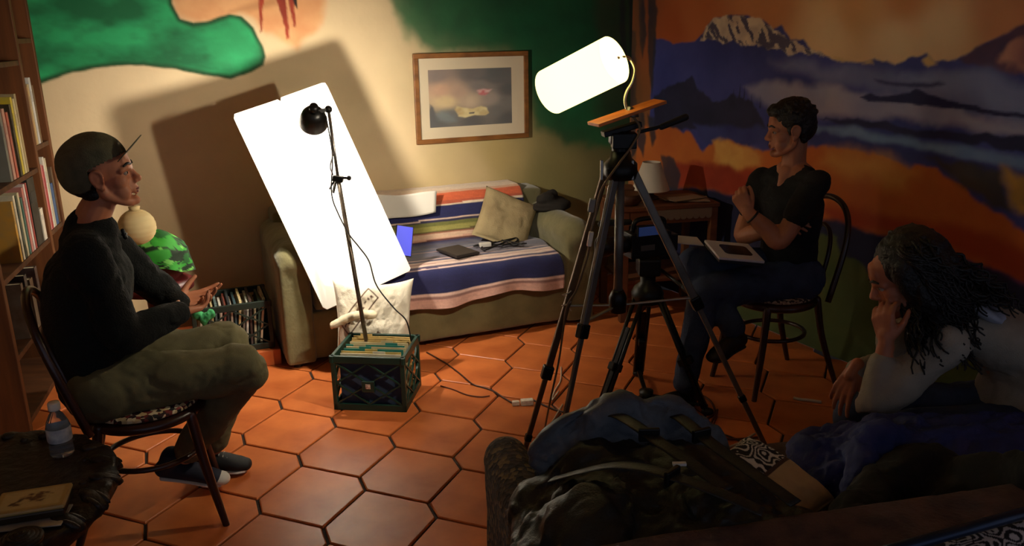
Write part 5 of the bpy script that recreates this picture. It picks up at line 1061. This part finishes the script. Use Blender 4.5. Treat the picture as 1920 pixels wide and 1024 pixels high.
# clip-on microphone
mc = thing('lapel_microphone', 'tiny black clip microphone on the collar of the sweater', 'microphone', (-1.342, 2.800, 1.073))
q = MB(); q.limb([(-1.346, 2.800, 1.082), (-1.340, 2.800, 1.057)], [.007,.008]); q.build('foam_tip', m_dark, mc, True, world=True)
q = MB(); q.bar((-1.352, 2.800, 1.067), (-1.333, 2.800, 1.071), .008, .006); q.build('clip', m_dark, mc, world=True)

# ------------------------------------------------------------------ man with crossed arms, right
m2 = thing('person', 'person in black T-shirt and jeans with crossed arms on a chair', 'person', (1.30, 3.88, .47))
m_sk2 = skin_mat('skin_b', (176,116,86), (158,100,72))
h2 = headM((1.297, 3.870, 1.262), (-.985,.10,-.12), (-.04,0,1)); hs2 = .96
f2 = Vector((-.90,-.43,0)); l2 = Vector((.43,-.90,0))      # his left side is nearer to the camera
ncb = Vector((1.345,3.885,1.08)); hip2 = Vector((1.345,3.89,.56)); ch2_ = Vector((1.335,3.885,.92))
body = MB(); add_head(body, h2, hs2, [ncb+Vector((-.01,0,.03)), ncb+Vector((.01,.0,-.05))])
sN = Vector((1.400, 3.740, 1.029)); sF = Vector((1.231, 4.020, 0.999)); eN = Vector((1.223, 3.660, 0.784)); wN = Vector((1.080, 3.700, 0.911)); eF = Vector((1.125, 3.920, 0.751)); wF = Vector((1.223, 3.760, 0.810))
body.limb([hip2, hip2+Vector((.0,0,.17)), ch2_, ncb+Vector((0,0,-.03))], [(.15,.10),(.13,.095),(.165,.11),(.12,.07)], side=l2, n=24)
for a0, a1, a2 in ((sN, eN, wN), (sF, eF, wF)): body.limb([a0, a0.lerp(a1,.5), a1, a1.lerp(a2,.4), a2], [.052,.048,.042,.042,.029])
add_hand(body, wN, Vector((1.036, 3.720, 0.997))-wN, Vector((.3,.9,.1)), Vector((.3,.0,.8)), (1.0,1.1,1.15,1.2), .02, .98, .6, .4)
add_hand(body, wF, Vector((.7,-.5,.35)), Vector((.2,.3,-.9)), Vector((.4,.6,.4)), (.3,.3,.35,.4), .05, .95, .3, .5)
# V of the chest
body.limb([ncb+f2*.052+Vector((0,0,-.015)), ncb+f2*.088+Vector((0,0,-.075))], [.036,.014])
hL, hR = hip2+l2*.085, hip2-l2*.085; kL, kR = Vector((.90,3.66,.54)), Vector((.855,3.78,.645)); aL, aR = Vector((0.796, 3.570, 0.118)), Vector((1.03,3.60,.37))
for a0, a1, a2 in ((hL, kL, aL), (hR, kR, aR)): body.limb([a0, a0.lerp(a1,.5), a1, a1.lerp(a2,.4), a2], [.08,.072,.054,.05,.036])
mesh_part(body, 'body', m_sk2, m2, .0038, 5)
face_parts(h2, hs2, m2, m_hair)
m_ts = mat('black_tshirt', (14,14,16), .9, (9,9,11), scale=20, bump=.3, bscale=200)
q = MB(); q.limb([hip2+Vector((0,0,-.02)), hip2+Vector((.0,0,.15)), ch2_, ncb+Vector((.005,0,-.045))], [(.168,.122),(.150,.115),(.180,.124),(.125,.074)], side=l2, n=28)
q.limb([sN-l2*.02+Vector((0,0,-.012)), sF+l2*.02+Vector((0,0,-.012))], [.064,.064]); q.limb([sN-l2*.03+Vector((0,0,.0)), ncb+l2*.05+Vector((0,0,-.012))], [.055,.045]); q.limb([sF+l2*.03, ncb-l2*.05+Vector((0,0,-.012))], [.055,.045])
for a0, a1 in ((sN, eN), (sF, eF)): q.limb([a0, a0.lerp(a1,.3), a0.lerp(a1,.58)], [.066,.064,.062], n=20)
mesh_part(q, 'tshirt', m_ts, m2, .008, 5, .012, 10, (1,1,1.4), 22)
m_jean = mat('blue_jeans', (46,58,86), .85, (34,44,70), scale=14, bump=.3, bscale=220)
q = MB(); q.limb([hip2+l2*.09, hip2-l2*.09], [.118,.118])
for a0, a1, a2 in ((hL, kL, aL), (hR, kR, aR)): q.limb([a0, a0.lerp(a1,.35), a0.lerp(a1,.75), a1, a1.lerp(a2,.35), a1.lerp(a2,.7), a1.lerp(a2,.95)], [.108,.098,.086,.076,.070,.064,.058], n=24)
mesh_part(q, 'jeans', m_jean, m2, .008, 5, .014, 10, (1,1,1), 31)
m_boot = mat('dark_leather', (26,20,18), .5, (20,15,14), scale=20)
shoe(m2, (aL.x+.07, aL.y+.035, .004), (aL.x-.19, aL.y-.07, .004), (0,0,1), m_boot, m_blk, 'boot', .046)
tR = Vector((0.831, 3.460, 0.251)); dR = (tR-aR); 
shoe(m2, aR+Vector((.06,.02,-.075)), aR+dR.normalized()*.19+Vector((0,0,-.045)), (-.35,-.1,1), m_boot, m_blk, 'boot', .046)
# hair of the second man
T2 = lambda x, y, z: h2 @ Vector((x*hs2, y*hs2, z*hs2)); R2 = h2.to_3x3()
q = MB(); q.ell(T2(-.024,0,.058), (.100,.086,.086), R2, 30, 20); q.ell(T2(-.06,0,.02), (.068,.080,.085), R2); q.ell(T2(.045,0,.098), (.055,.062,.036), R2)
rd = random.Random(11)
for k in range(90):
    a = rd.uniform(0, 2*PI); e = rd.uniform(.15, 1.45); x, y, z = math.cos(e)*math.cos(a), math.cos(e)*math.sin(a), math.sin(e)
    if x > .25 and z < .62: continue
    q.ell(T2(-.022+.100*x, .084*y, .055+.088*z), (.020*hs2,.018*hs2,.015*hs2), R2 @ Matrix.Rotation(a, 3, 'Z'), 8, 6)
for y in (-1,1): q.limb([T2(-.005,y*.072,.05), T2(.010,y*.071,.010), T2(.010,y*.070,-.012)], [.018,.012,.007]); q.limb([T2(-.05,y*.06,.0), T2(-.055,y*.055,-.05)], [.026,.016])
mesh_part(q, 'hair', m_hair, m2, .0045, 1, .006, 60, (1,1,1), 40)
q = MB(); dn = (wN-eN).normalized(); M_ = frame(dn); q.tube([wN-dn*.03+M_ @ Vector((.033*math.cos(2*PI*k/24), .033*math.sin(2*PI*k/24), 0)) for k in range(24)], (.005), n=8, closed=True)
tag(q.build('bracelet', mat('dark_bead', (30,22,20), .5), None, True), 'dark beaded bracelet on the wrist of the person with crossed arms', 'bracelet')
# tablet binder on his lap
tb2 = thing('binder', 'white flat binder with black rounded window on the lap', 'binder', (1.014, 3.660, 0.742))
q0, q1, q2, q3 = [Vector(p) for p in ((0.883, 3.780, 0.767), (1.111, 3.800, 0.737), (1.164, 3.620, 0.700), (0.953, 3.580, 0.732))]
cx_ = (q0+q1+q2+q3)/4; exx = ((q1+q2)-(q0+q3)).normalized(); eyy = ((q0+q1)-(q3+q2)); eyy = (eyy-exx*eyy.dot(exx)).normalized(); ezz = exx.cross(eyy)
if ezz.z < 0: ezz = -ezz
Mbd = Matrix((exx, eyy, ezz)).transposed(); Mb4 = mat4(Mbd, cx_); wq = ((q1+q2)-(q0+q3)).length/2*.98; hq = ((q0+q1)-(q3+q2)).length/2
q = MB(); q.box(cx_+ezz*-.006, (wq, hq, .012), Mbd); q.build('cover', mat('binder_white', (196,194,206), .5), tb2, bevel=.002, world=True)
rr = []
for cx2, cy2, a0 in ((1,1,0),(-1,1,PI/2),(-1,-1,PI),(1,-1,1.5*PI)):
    for k in range(5): a = a0+PI/2*k/4; rr.append((cx2*(wq*.31-.02)+.02*math.cos(a)+wq*.04, cy2*(hq*.27-.02)+.02*math.sin(a)+hq*.02))
q = MB(); q.prism(rr, Mb4, 0, .0016); q.build('window', mat('binder_window', (14,14,18), .25), tb2, world=True)
q = MB(); q.box(cx_-ezz*.02-eyy*.003, (wq*.96, hq*.96, .014), Mbd); q.build('back_cover', mat('binder_dark', (30,32,44), .6), tb2, bevel=.002, world=True)
pg = thing('open_page', 'thin white page jutting left from under the binder', 'paper', (0.817, 3.720, 0.788))
e1 = Vector((0.759, 3.740, 0.794)); q = MB(); q.box((e1+q0)/2+Vector((.0,-.0,-.012)), ((q0-e1).length, .10, .003), Mbd); q.build('sheet', mat('page_white', (196,196,200), .7), pg, world=True)

# ------------------------------------------------------------------ woman resting her head on her hand, far right
m3 = thing('person', 'person with long dark curly hair and grey top, head on hand', 'person', (1.50, 2.40, .45))
m_sk3 = skin_mat('skin_c', (180,112,80), (160,96,68))
h3 = headM((1.193, 2.420, 0.986), (-.90,.22,-.46), (-.42,.10,.9)); hs3 = .92
body = MB(); n3 = [Vector((1.275,2.44,.90)), Vector((1.33,2.45,.83))]
add_head(body, h3, hs3, n3)
hip3 = Vector((1.55,2.38,.50)); s3N = Vector((1.285,2.295,.815)); s3F = Vector((1.30,2.61,.82)); e3N = Vector((1.098, 2.300, 0.613)); w3N = Vector((1.129, 2.340, 0.809)); e3F = Vector((1.27,2.58,.62)); w3F = Vector((1.095, 2.460, 0.664))
spine3 = [hip3, Vector((1.60,2.40,.64)), Vector((1.52,2.43,.77)), Vector((1.36,2.445,.83))]; sd3 = Vector((.02,1,0))
body.limb(spine3, [(.15,.10),(.13,.09),(.145,.095),(.11,.06)], side=sd3, n=24)
for a0, a1, a2 in ((s3N, e3N, w3N), (s3F, e3F, w3F)): body.limb([a0, a0.lerp(a1,.5), a1, a1.lerp(a2,.4), a2], [.045,.040,.034,.033,.023])
add_hand(body, w3N, Vector((1.111, 2.375, 0.933))-w3N, Vector((.5,.5,.2)), Vector((.5,.4,.3)), (.75,.7,.65,.6), .10, .90, .4, .6)
add_hand(body, w3F, Vector((1.031, 2.440, 0.536))-w3F, Vector((.5,.5,-.4)), Vector((-.2,-.6,.1)), (.25,.3,.3,.35), .12, .92, .3, .5)
k3N, k3F = Vector((1.165,2.30,.50)), Vector((1.165,2.55,.48)); a3N, a3F = Vector((1.24,2.34,.10)), Vector((1.24,2.60,.10))
for s_, kk, aa in ((-1, k3N, a3N), (1, k3F, a3F)): h_ = hip3+sd3*(.085*s_)+Vector((-.03,0,.02)); body.limb([h_, h_.lerp(kk,.5), kk, kk.lerp(aa,.4), aa], [.085,.075,.055,.05,.035])
mesh_part(body, 'body', m_sk3, m3, .0038, 5)
face_parts(h3, hs3, m3, m_hair)
m_gr = mat('grey_jersey', (156,146,132), .9, (138,130,118), scale=12, bump=.3, bscale=240)
q = MB(); q.limb([hip3+Vector((.02,0,-.02)), hip3+Vector((.06,.01,.10)), spine3[1]+Vector((.015,0,.03)), spine3[2]+Vector((.01,0,.0)), spine3[3]], [(.185,.13),(.178,.122),(.172,.115),(.172,.108),(.12,.07)], side=sd3, n=28)
q.limb([s3N+Vector((.03,.04,.0)), s3F+Vector((.03,-.04,.0))], [.070,.070])
for a0, a1, a2, kk in ((s3N, e3N, w3N, .62), (s3F, e3F, w3F, .92)): q.limb([a0, a0.lerp(a1,.5), a1, a1.lerp(a2,kk*.5), a1.lerp(a2,kk)], [.068,.060,.055,.048,.042], n=20)
tp3 = mesh_part(q, 'top', m_gr, m3, .008, 5, .016, 10, (1,1,1), 51)
q = MB(); q.ell((1.43,2.39,.885), (.065,.085,.022), Matrix.Rotation(.5,3,'Y')); q.ell((1.46,2.42,.880), (.05,.09,.024), Matrix.Rotation(.5,3,'Y')); mesh_part(q, 'hood', mat('pale_hood', (170,172,184), .9, (150,152,166), scale=10), tp3, .006, 3, .008, 18)
q = MB(); q.limb([hip3+sd3*.09+Vector((-.01,0,-.01)), hip3-sd3*.09+Vector((-.01,0,-.01))], [.115,.115])
for s_, kk, aa in ((-1, k3N, a3N), (1, k3F, a3F)): h_ = hip3+sd3*(.085*s_)+Vector((-.03,0,.01)); q.limb([h_, h_.lerp(kk,.5), kk, kk.lerp(aa,.4), aa], [.105,.094,.076,.068,.056], n=22)
mesh_part(q, 'jeans', m_jean, m3, .008, 5, .012, 10, (1,1,1), 61)
for aa in (a3N, a3F): shoe(m3, (aa.x+.06, aa.y, .004), (aa.x-.18, aa.y+.01, .004), (0,0,1), m_blk, m_wh)
# curly hair: volume plus many curls
T3 = lambda x, y, z: h3 @ Vector((x*hs3, y*hs3, z*hs3)); R3h = h3.to_3x3()
q = MB(); q.ell(T3(-.046,0,.054), (.106,.098,.096), R3h, 30, 20); q.ell(T3(-.085,0,-.01), (.085,.100,.110), R3h)
rd = random.Random(5)
for k in range(80):
    a = rd.uniform(0, 2*PI); e = rd.uniform(-.5, 1.4); x, y, z = math.cos(e)*math.cos(a), math.cos(e)*math.sin(a), math.sin(e)
    if x > .2 and z < .78: continue
    q.ell(T3(-.044+.104*x, .100*y, .045+.098*z), (.022,.020,.018), R3h @ Matrix.Rotation(a, 3, 'Z'), 8, 6)
for y in (-1, 1): q.limb([T3(-.005,y*.082,.06), T3(-.012,y*.098,.0), T3(-.03,y*.105,-.07), T3(-.05,y*.105,-.14)], [(.04,.026),(.042,.026),(.042,.028),(.03,.022)])
mesh_part(q, 'hair', m_hair, m3, .006, 3, .012, 24, (1,1,1), 70)
q = MB()
for k in range(480):
    a = rd.uniform(-1, 1); root = T3(-.05-.07*rd.random(), a*.105, .09*rd.uniform(-1.0,.95)); 
    if k % 3 == 0: root = T3(.02-.03*rd.random(), -.092+.01*rd.random(), rd.uniform(-.04,.09))
    if k % 3 == 0: tip = Vector((1.23+rd.uniform(-.06,.15), 2.25+rd.uniform(-.02,.05), .80+rd.uniform(-.06,.08)))
    elif k % 3 == 1: tip = Vector((1.36+rd.uniform(-.06,.16), 2.42+rd.uniform(-.13,.14), .915+rd.uniform(-.03,.045)))
    else: tip = Vector((1.30+rd.uniform(-.03,.10), 2.40+rd.uniform(-.12,.12), .88+rd.uniform(-.04,.06)))
    mid = root.lerp(tip, .5)+Vector((.03,0,.035))+Vector((rd.uniform(-.02,.02),)*3)
    pts = []; n_ = 26; ph = rd.uniform(0, 6); am = rd.uniform(.006,.011); cyc = rd.uniform(3,5)
    for i in range(n_):
        t = i/(n_-1); p = root*(1-t)**2+mid*2*t*(1-t)+tip*t*t; k2 = am*min(1, t*4)
        pts.append(p+Vector((math.cos(ph+t*cyc*2*PI)*k2, math.sin(ph+t*cyc*2*PI)*k2, math.sin(ph*1.3+t*cyc*2*PI)*k2*.7)))
    q.tube(pts, [.0062*(1-.6*(i/(n_-1))) for i in range(n_)], n=5)
for k in range(260):
    y0 = rd.uniform(-1, 1); e = rd.uniform(.15, 1.0); sg = -1 if rd.random() < .7 else 1
    a0 = T3(.052-.10*e, y0*.05, .125-.03*abs(y0)); a1 = T3(-.03-.09*e*rd.random(), sg*(.06+.055*rd.random()), .115-.04*rd.random()); a2 = T3(-.05-.08*rd.random(), sg*(.118+.02*rd.random()), .03-.06*rd.random()); a3 = T3(-.06-.08*rd.random(), sg*(.12+.03*rd.random()), -.08-.07*rd.random())
    sp_ = spline([a0, a1, a2, a3], 9); n_ = len(sp_); ph = rd.uniform(0, 6); cyc = rd.uniform(3, 5); am = rd.uniform(.005, .009); pts = []
    for i, p in enumerate(sp_):
        t = i/(n_-1); k2 = am*min(1, t*5); pts.append(p+Vector((math.cos(ph+t*cyc*2*PI)*k2, math.sin(ph+t*cyc*2*PI)*k2, math.sin(ph*1.3+t*cyc*2*PI)*k2)))
    q.tube(pts, [.0065*(1-.5*(i/(n_-1))) for i in range(n_)], n=5)
o = q.build('curls', m_hair, m3, True, world=True)

# ================================================================== couch in the foreground, seen from behind
ca = math.radians(12)
co_ = Vector((.066, 1.417, 0))
couch = thing('couch', 'dark brown woven couch in the foreground, seen from behind', 'couch', tuple(co_), ca)
m_cc = mat('brown_weave', (92,66,62), .95, (66,48,48), scale=16, bump=.6, bscale=110)
m_arm = mat_cells('arm_weave', [(70,50,30),(46,32,22),(104,80,44),(60,42,28),(38,26,20)], 70, .95, .6)
soft_box('base', .10, 2.1, .0, .82, .04, .30, m_cc, couch, seed=31, voxel=.018)
soft_box('backrest', .08, 2.1, -.16, .04, .2, .725, m_cc, couch, seed=32, voxel=.016, it=9)
for k, (x0, x1) in enumerate(((.14,.78),(.80,1.44),(1.46,2.08))): soft_box('seat_cushion', x0, x1, .12, .84, .30, .43, m_cc, couch, seed=33+k, voxel=.016)
def ax2(q): q.limb([(.065,.04,.535), (.065,.74,.535)], [.068,.068])
soft_box('armrest', .005, .125, .0, .79, .04, .54, m_arm, couch, seed=38, extra=ax2, it=4)
for x in (.1, 2.0):
    for y in (.05, .75): q = MB(); q.lathe([(.025,0),(.03,.05)], (x,y,0)); q.build('foot', m_blk, couch)
Mcc = TM[couch.name]
def CW(x, y, z): return Mcc @ Vector((x, y, z))
# duffel bag
m_bag = mat('dark_nylon', (26,28,24), .5, (18,20,18), scale=12, bump=.2, bscale=200); m_bagg = mat('grey_nylon', (92,98,106), .55, (64,70,78), scale=10, bump=.2, bscale=200)
bgm = thing('travel_bag', 'large black and grey nylon travel bag slumped on the couch', 'bag', tuple(CW(.45,.3,.43)))
q = MB(); q.limb([CW(.10,.40,.55), CW(.26,.38,.60), CW(.44,.30,.60), CW(.56,.12,.59), CW(.68,.02,.62)], [(.12,.11),(.17,.15),(.16,.13),(.11,.09),(.07,.06)], side=CW(0,1,0)-CW(0,0,0)); q.ell(CW(.20,.22,.62), (.17,.18,.12)); q.ell(CW(.42,.10,.64), (.18,.15,.12)); q.ell(CW(.06,.30,.56), (.08,.16,.08))
mesh_part(q, 'main_body', m_bag, bgm, .008, 3, .060, 7.5, (1,1,1.2), 71)
q = MB(); q.limb([CW(.14,.50,.62), CW(.25,.48,.70), CW(.38,.46,.715), CW(.50,.46,.65), CW(.54,.47,.56)], [(.05,.09),(.055,.12),(.055,.12),(.05,.11),(.03,.09)], side=CW(0,1,0)-CW(0,0,0)); q.ell(CW(.24,.44,.68), (.11,.11,.05)); q.box(CW(.40,.50,.70), (.16,.03,.10), Matrix.Rotation(.3,3,'X'))
mesh_part(q, 'top_flap', m_bagg, bgm, .006, 3, .036, 8, (1,1,1), 73)
for k, (p0, p1, p2, p3) in enumerate((((.24,.56,.66),(.28,.45,.79),(.34,.25,.80),(.42,.08,.77)), ((.42,.55,.66),(.44,.44,.775),(.47,.25,.78),(.56,.04,.74)), ((.10,.36,.68),(.22,.22,.78),(.34,.10,.79),(.46,.0,.76)))):
    pts = spline([CW(*p0), CW(*p1), CW(*p2), CW(*p3)], 8); q = MB(); q.tube(pts, [(.003,.020)]*len(pts), n=10, side=(0,0,1)); st = q.build('strap', m_bag, bgm, True, world=True)
    q = MB(); q.box(pts[14], (.05,.012,.034), Matrix.Rotation(.4*k, 3, 'Z')); q.build('buckle', m_dark, st, bevel=.003)
q = MB(); q.box(CW(.43,.46,.778), (.03,.04,.004), Matrix.Rotation(.5,3,'Z')); q.build('label_patch', mat('label_patch', (130,134,138), .6), bgm, world=True)
q = MB(); q.box(CW(.34,.16,.800), (.030,.010,.006)); q.build('zip_pull', mat('zip_pull', (200,196,190), .4), bgm, world=True)
kb = thing('lens_cap_knob', 'small black knobbed object standing behind the travel bag', 'knob', (0.220, 2.120, 0.588))
q = MB(); q.lathe([(0,-.04),(.026,-.04),(.03,-.02),(.026,0),(.012,.006),(.016,.02),(.012,.028),(0,.03)], (0.217, 2.120, 0.591)); q.ell(Vector((0.241, 2.120, 0.598)), (.014,.014,.018)); q.build('knob_body', m_dark, kb, True, world=True)
# patterned cushion
def swirl(U, V_):
    C = np.tile(np.array(lin((176,148,108))), (len(U),1)); m_ = V_ > .02
    P = np.c_[U*2.6, V_*2.6, U*0]; n = fbm(P*1.1, 81, 2); k = np.abs(np.sin(n*16+V_*1.5)) 
    pat = np.where((k > .62)[:,None], np.array(lin((26,20,22))), np.array(lin((206,198,190))))
    C = np.where(m_[:,None], pat, C); b_ = (np.abs(V_-.02) < .045); C[b_] = lin((70,44,34)); return C
Mp = mat4(Mcc.to_3x3() @ Matrix.Rotation(math.radians(34),3,'Z') @ Matrix.Rotation(math.radians(18),3,'X'), (0.625, 1.844, 0.615))
pc = link('cushion', pillow_mesh('cushion', .27, .27, .11, Mp, swirl, nu=110, nv=120, seed=8, fold=.008), mat('print_cushion', (200,200,200), .85, attr='paint', scale=40, bump=.2, bscale=200), None, True); tag(pc, 'beige cushion with black and white swirl band on the couch', 'cushion')
# blue jacket and dark coat heaped on the couch
m_bj = mat('blue_quilt', (36,48,112), .75, (26,36,86), scale=9, bump=.35, bscale=60)
q = MB(); 
q.limb([CW(.84,.46,.52), CW(.98,.46,.57), CW(1.2,.42,.58), CW(1.42,.36,.59), CW(1.7,.30,.59)], [(.10,.06),(.15,.085),(.16,.09),(.15,.085),(.14,.08)], side=CW(0,1,0)-CW(0,0,0))
q.limb([CW(.92,.30,.54), CW(1.0,.40,.62), CW(1.2,.46,.62)], [(.07,.06),(.08,.06),(.06,.05)]); q.limb([CW(1.3,.30,.53), CW(1.55,.36,.58), CW(1.8,.34,.58)], [(.07,.06),(.08,.06),(.07,.05)])
me = remesh(q, 'jacket', .007, 2, .055, 10, (1,1,1), 91); me.materials.append(m_bj); bj = link('blue_jacket', me, None, None, True); tag(bj, 'crumpled blue quilted jacket lying on the couch by the woman', 'jacket')
q = MB(); q.limb([CW(.74,.10,.62), CW(.90,.22,.60), CW(1.08,.30,.60), CW(1.16,.22,.60)], [(.07,.06),(.08,.07),(.085,.075),(.06,.06)]); q.ell(CW(1.10,.16,.56), (.12,.10,.10)); q.limb([CW(1.12,.2,.6), CW(1.14,.06,.70), CW(1.13,-.04,.76)], [(.08,.05),(.08,.05),(.07,.04)])
me = remesh(q, 'coat', .008, 4, .030, 9, (1,1,1), 95); me.materials.append(mat('dark_coat', (24,24,22), .9, (16,16,15), scale=12, bump=.3)); dc = link('dark_coat', me, None, None, True); tag(dc, 'dark coat bunched over the couch back beside the cushion', 'coat')
# rail and patterned throw nearest to the lens
rl0, rl1 = Vector((0.635, 1.229, 0.860)), Vector((0.990, 1.357, 0.860)); dr = (rl1-rl0).normalized()
rr_ = thing('chair_rail_stand', 'dark blue metal rail of a chair at the bottom right edge', 'rail', (rl0.x+.2, rl0.y+.05, 0))
m_rail = mat('blue_metal', (40,52,74), .3, (32,42,62), scale=8, metal=.6)
q = MB(); q.tube([rl0-dr*.25, rl1+dr*.3], .011, n=14); q.build('top_rail', m_rail, rr_, True, world=True)
nrm = Vector((dr.y, -dr.x, 0))
for t in (-.2, .55):
    p = rl0+dr*t; q = MB(); q.tube([p, p+nrm*.03+Vector((0,0,-.45)), p+nrm*.06+Vector((0,0,-.86))], .011, n=12); q.build('post', m_rail, rr_, True, world=True)
q = MB(); q.tube([rl0-dr*.2+nrm*.03+Vector((0,0,-.45)), rl0+dr*.55+nrm*.03+Vector((0,0,-.45))], .009, n=10); q.build('cross_bar', m_rail, rr_, True, world=True)
def swirl2(U, V_):
    P = np.c_[U*3.2, V_*2.2, U*0]; n = fbm(P*1.1, 121, 2); k = np.abs(np.sin(n*17+U*2.))
    return np.where((k > .6)[:,None], np.array(lin((26,20,24))), np.array(lin((196,186,184))))
mid = Vector((0.920, 1.285, 0.810))
Mt_ = mat4(Matrix((dr, (Vector((0,0,1))*.35-nrm*.94).normalized(), dr.cross((Vector((0,0,1))*.35-nrm*.94).normalized()))).transposed(), mid)
pt2 = link('cushion', pillow_mesh('cushion', .36, .13, .05, Mt_, swirl2, nu=140, nv=60, seed=9, fold=.004), mat('print_throw', (200,200,200), .85, attr='paint', scale=40), None, True); tag(pt2, 'black and white swirl print cushion behind the metal rail, bottom right', 'cushion')
bpy.context.view_layer.update()
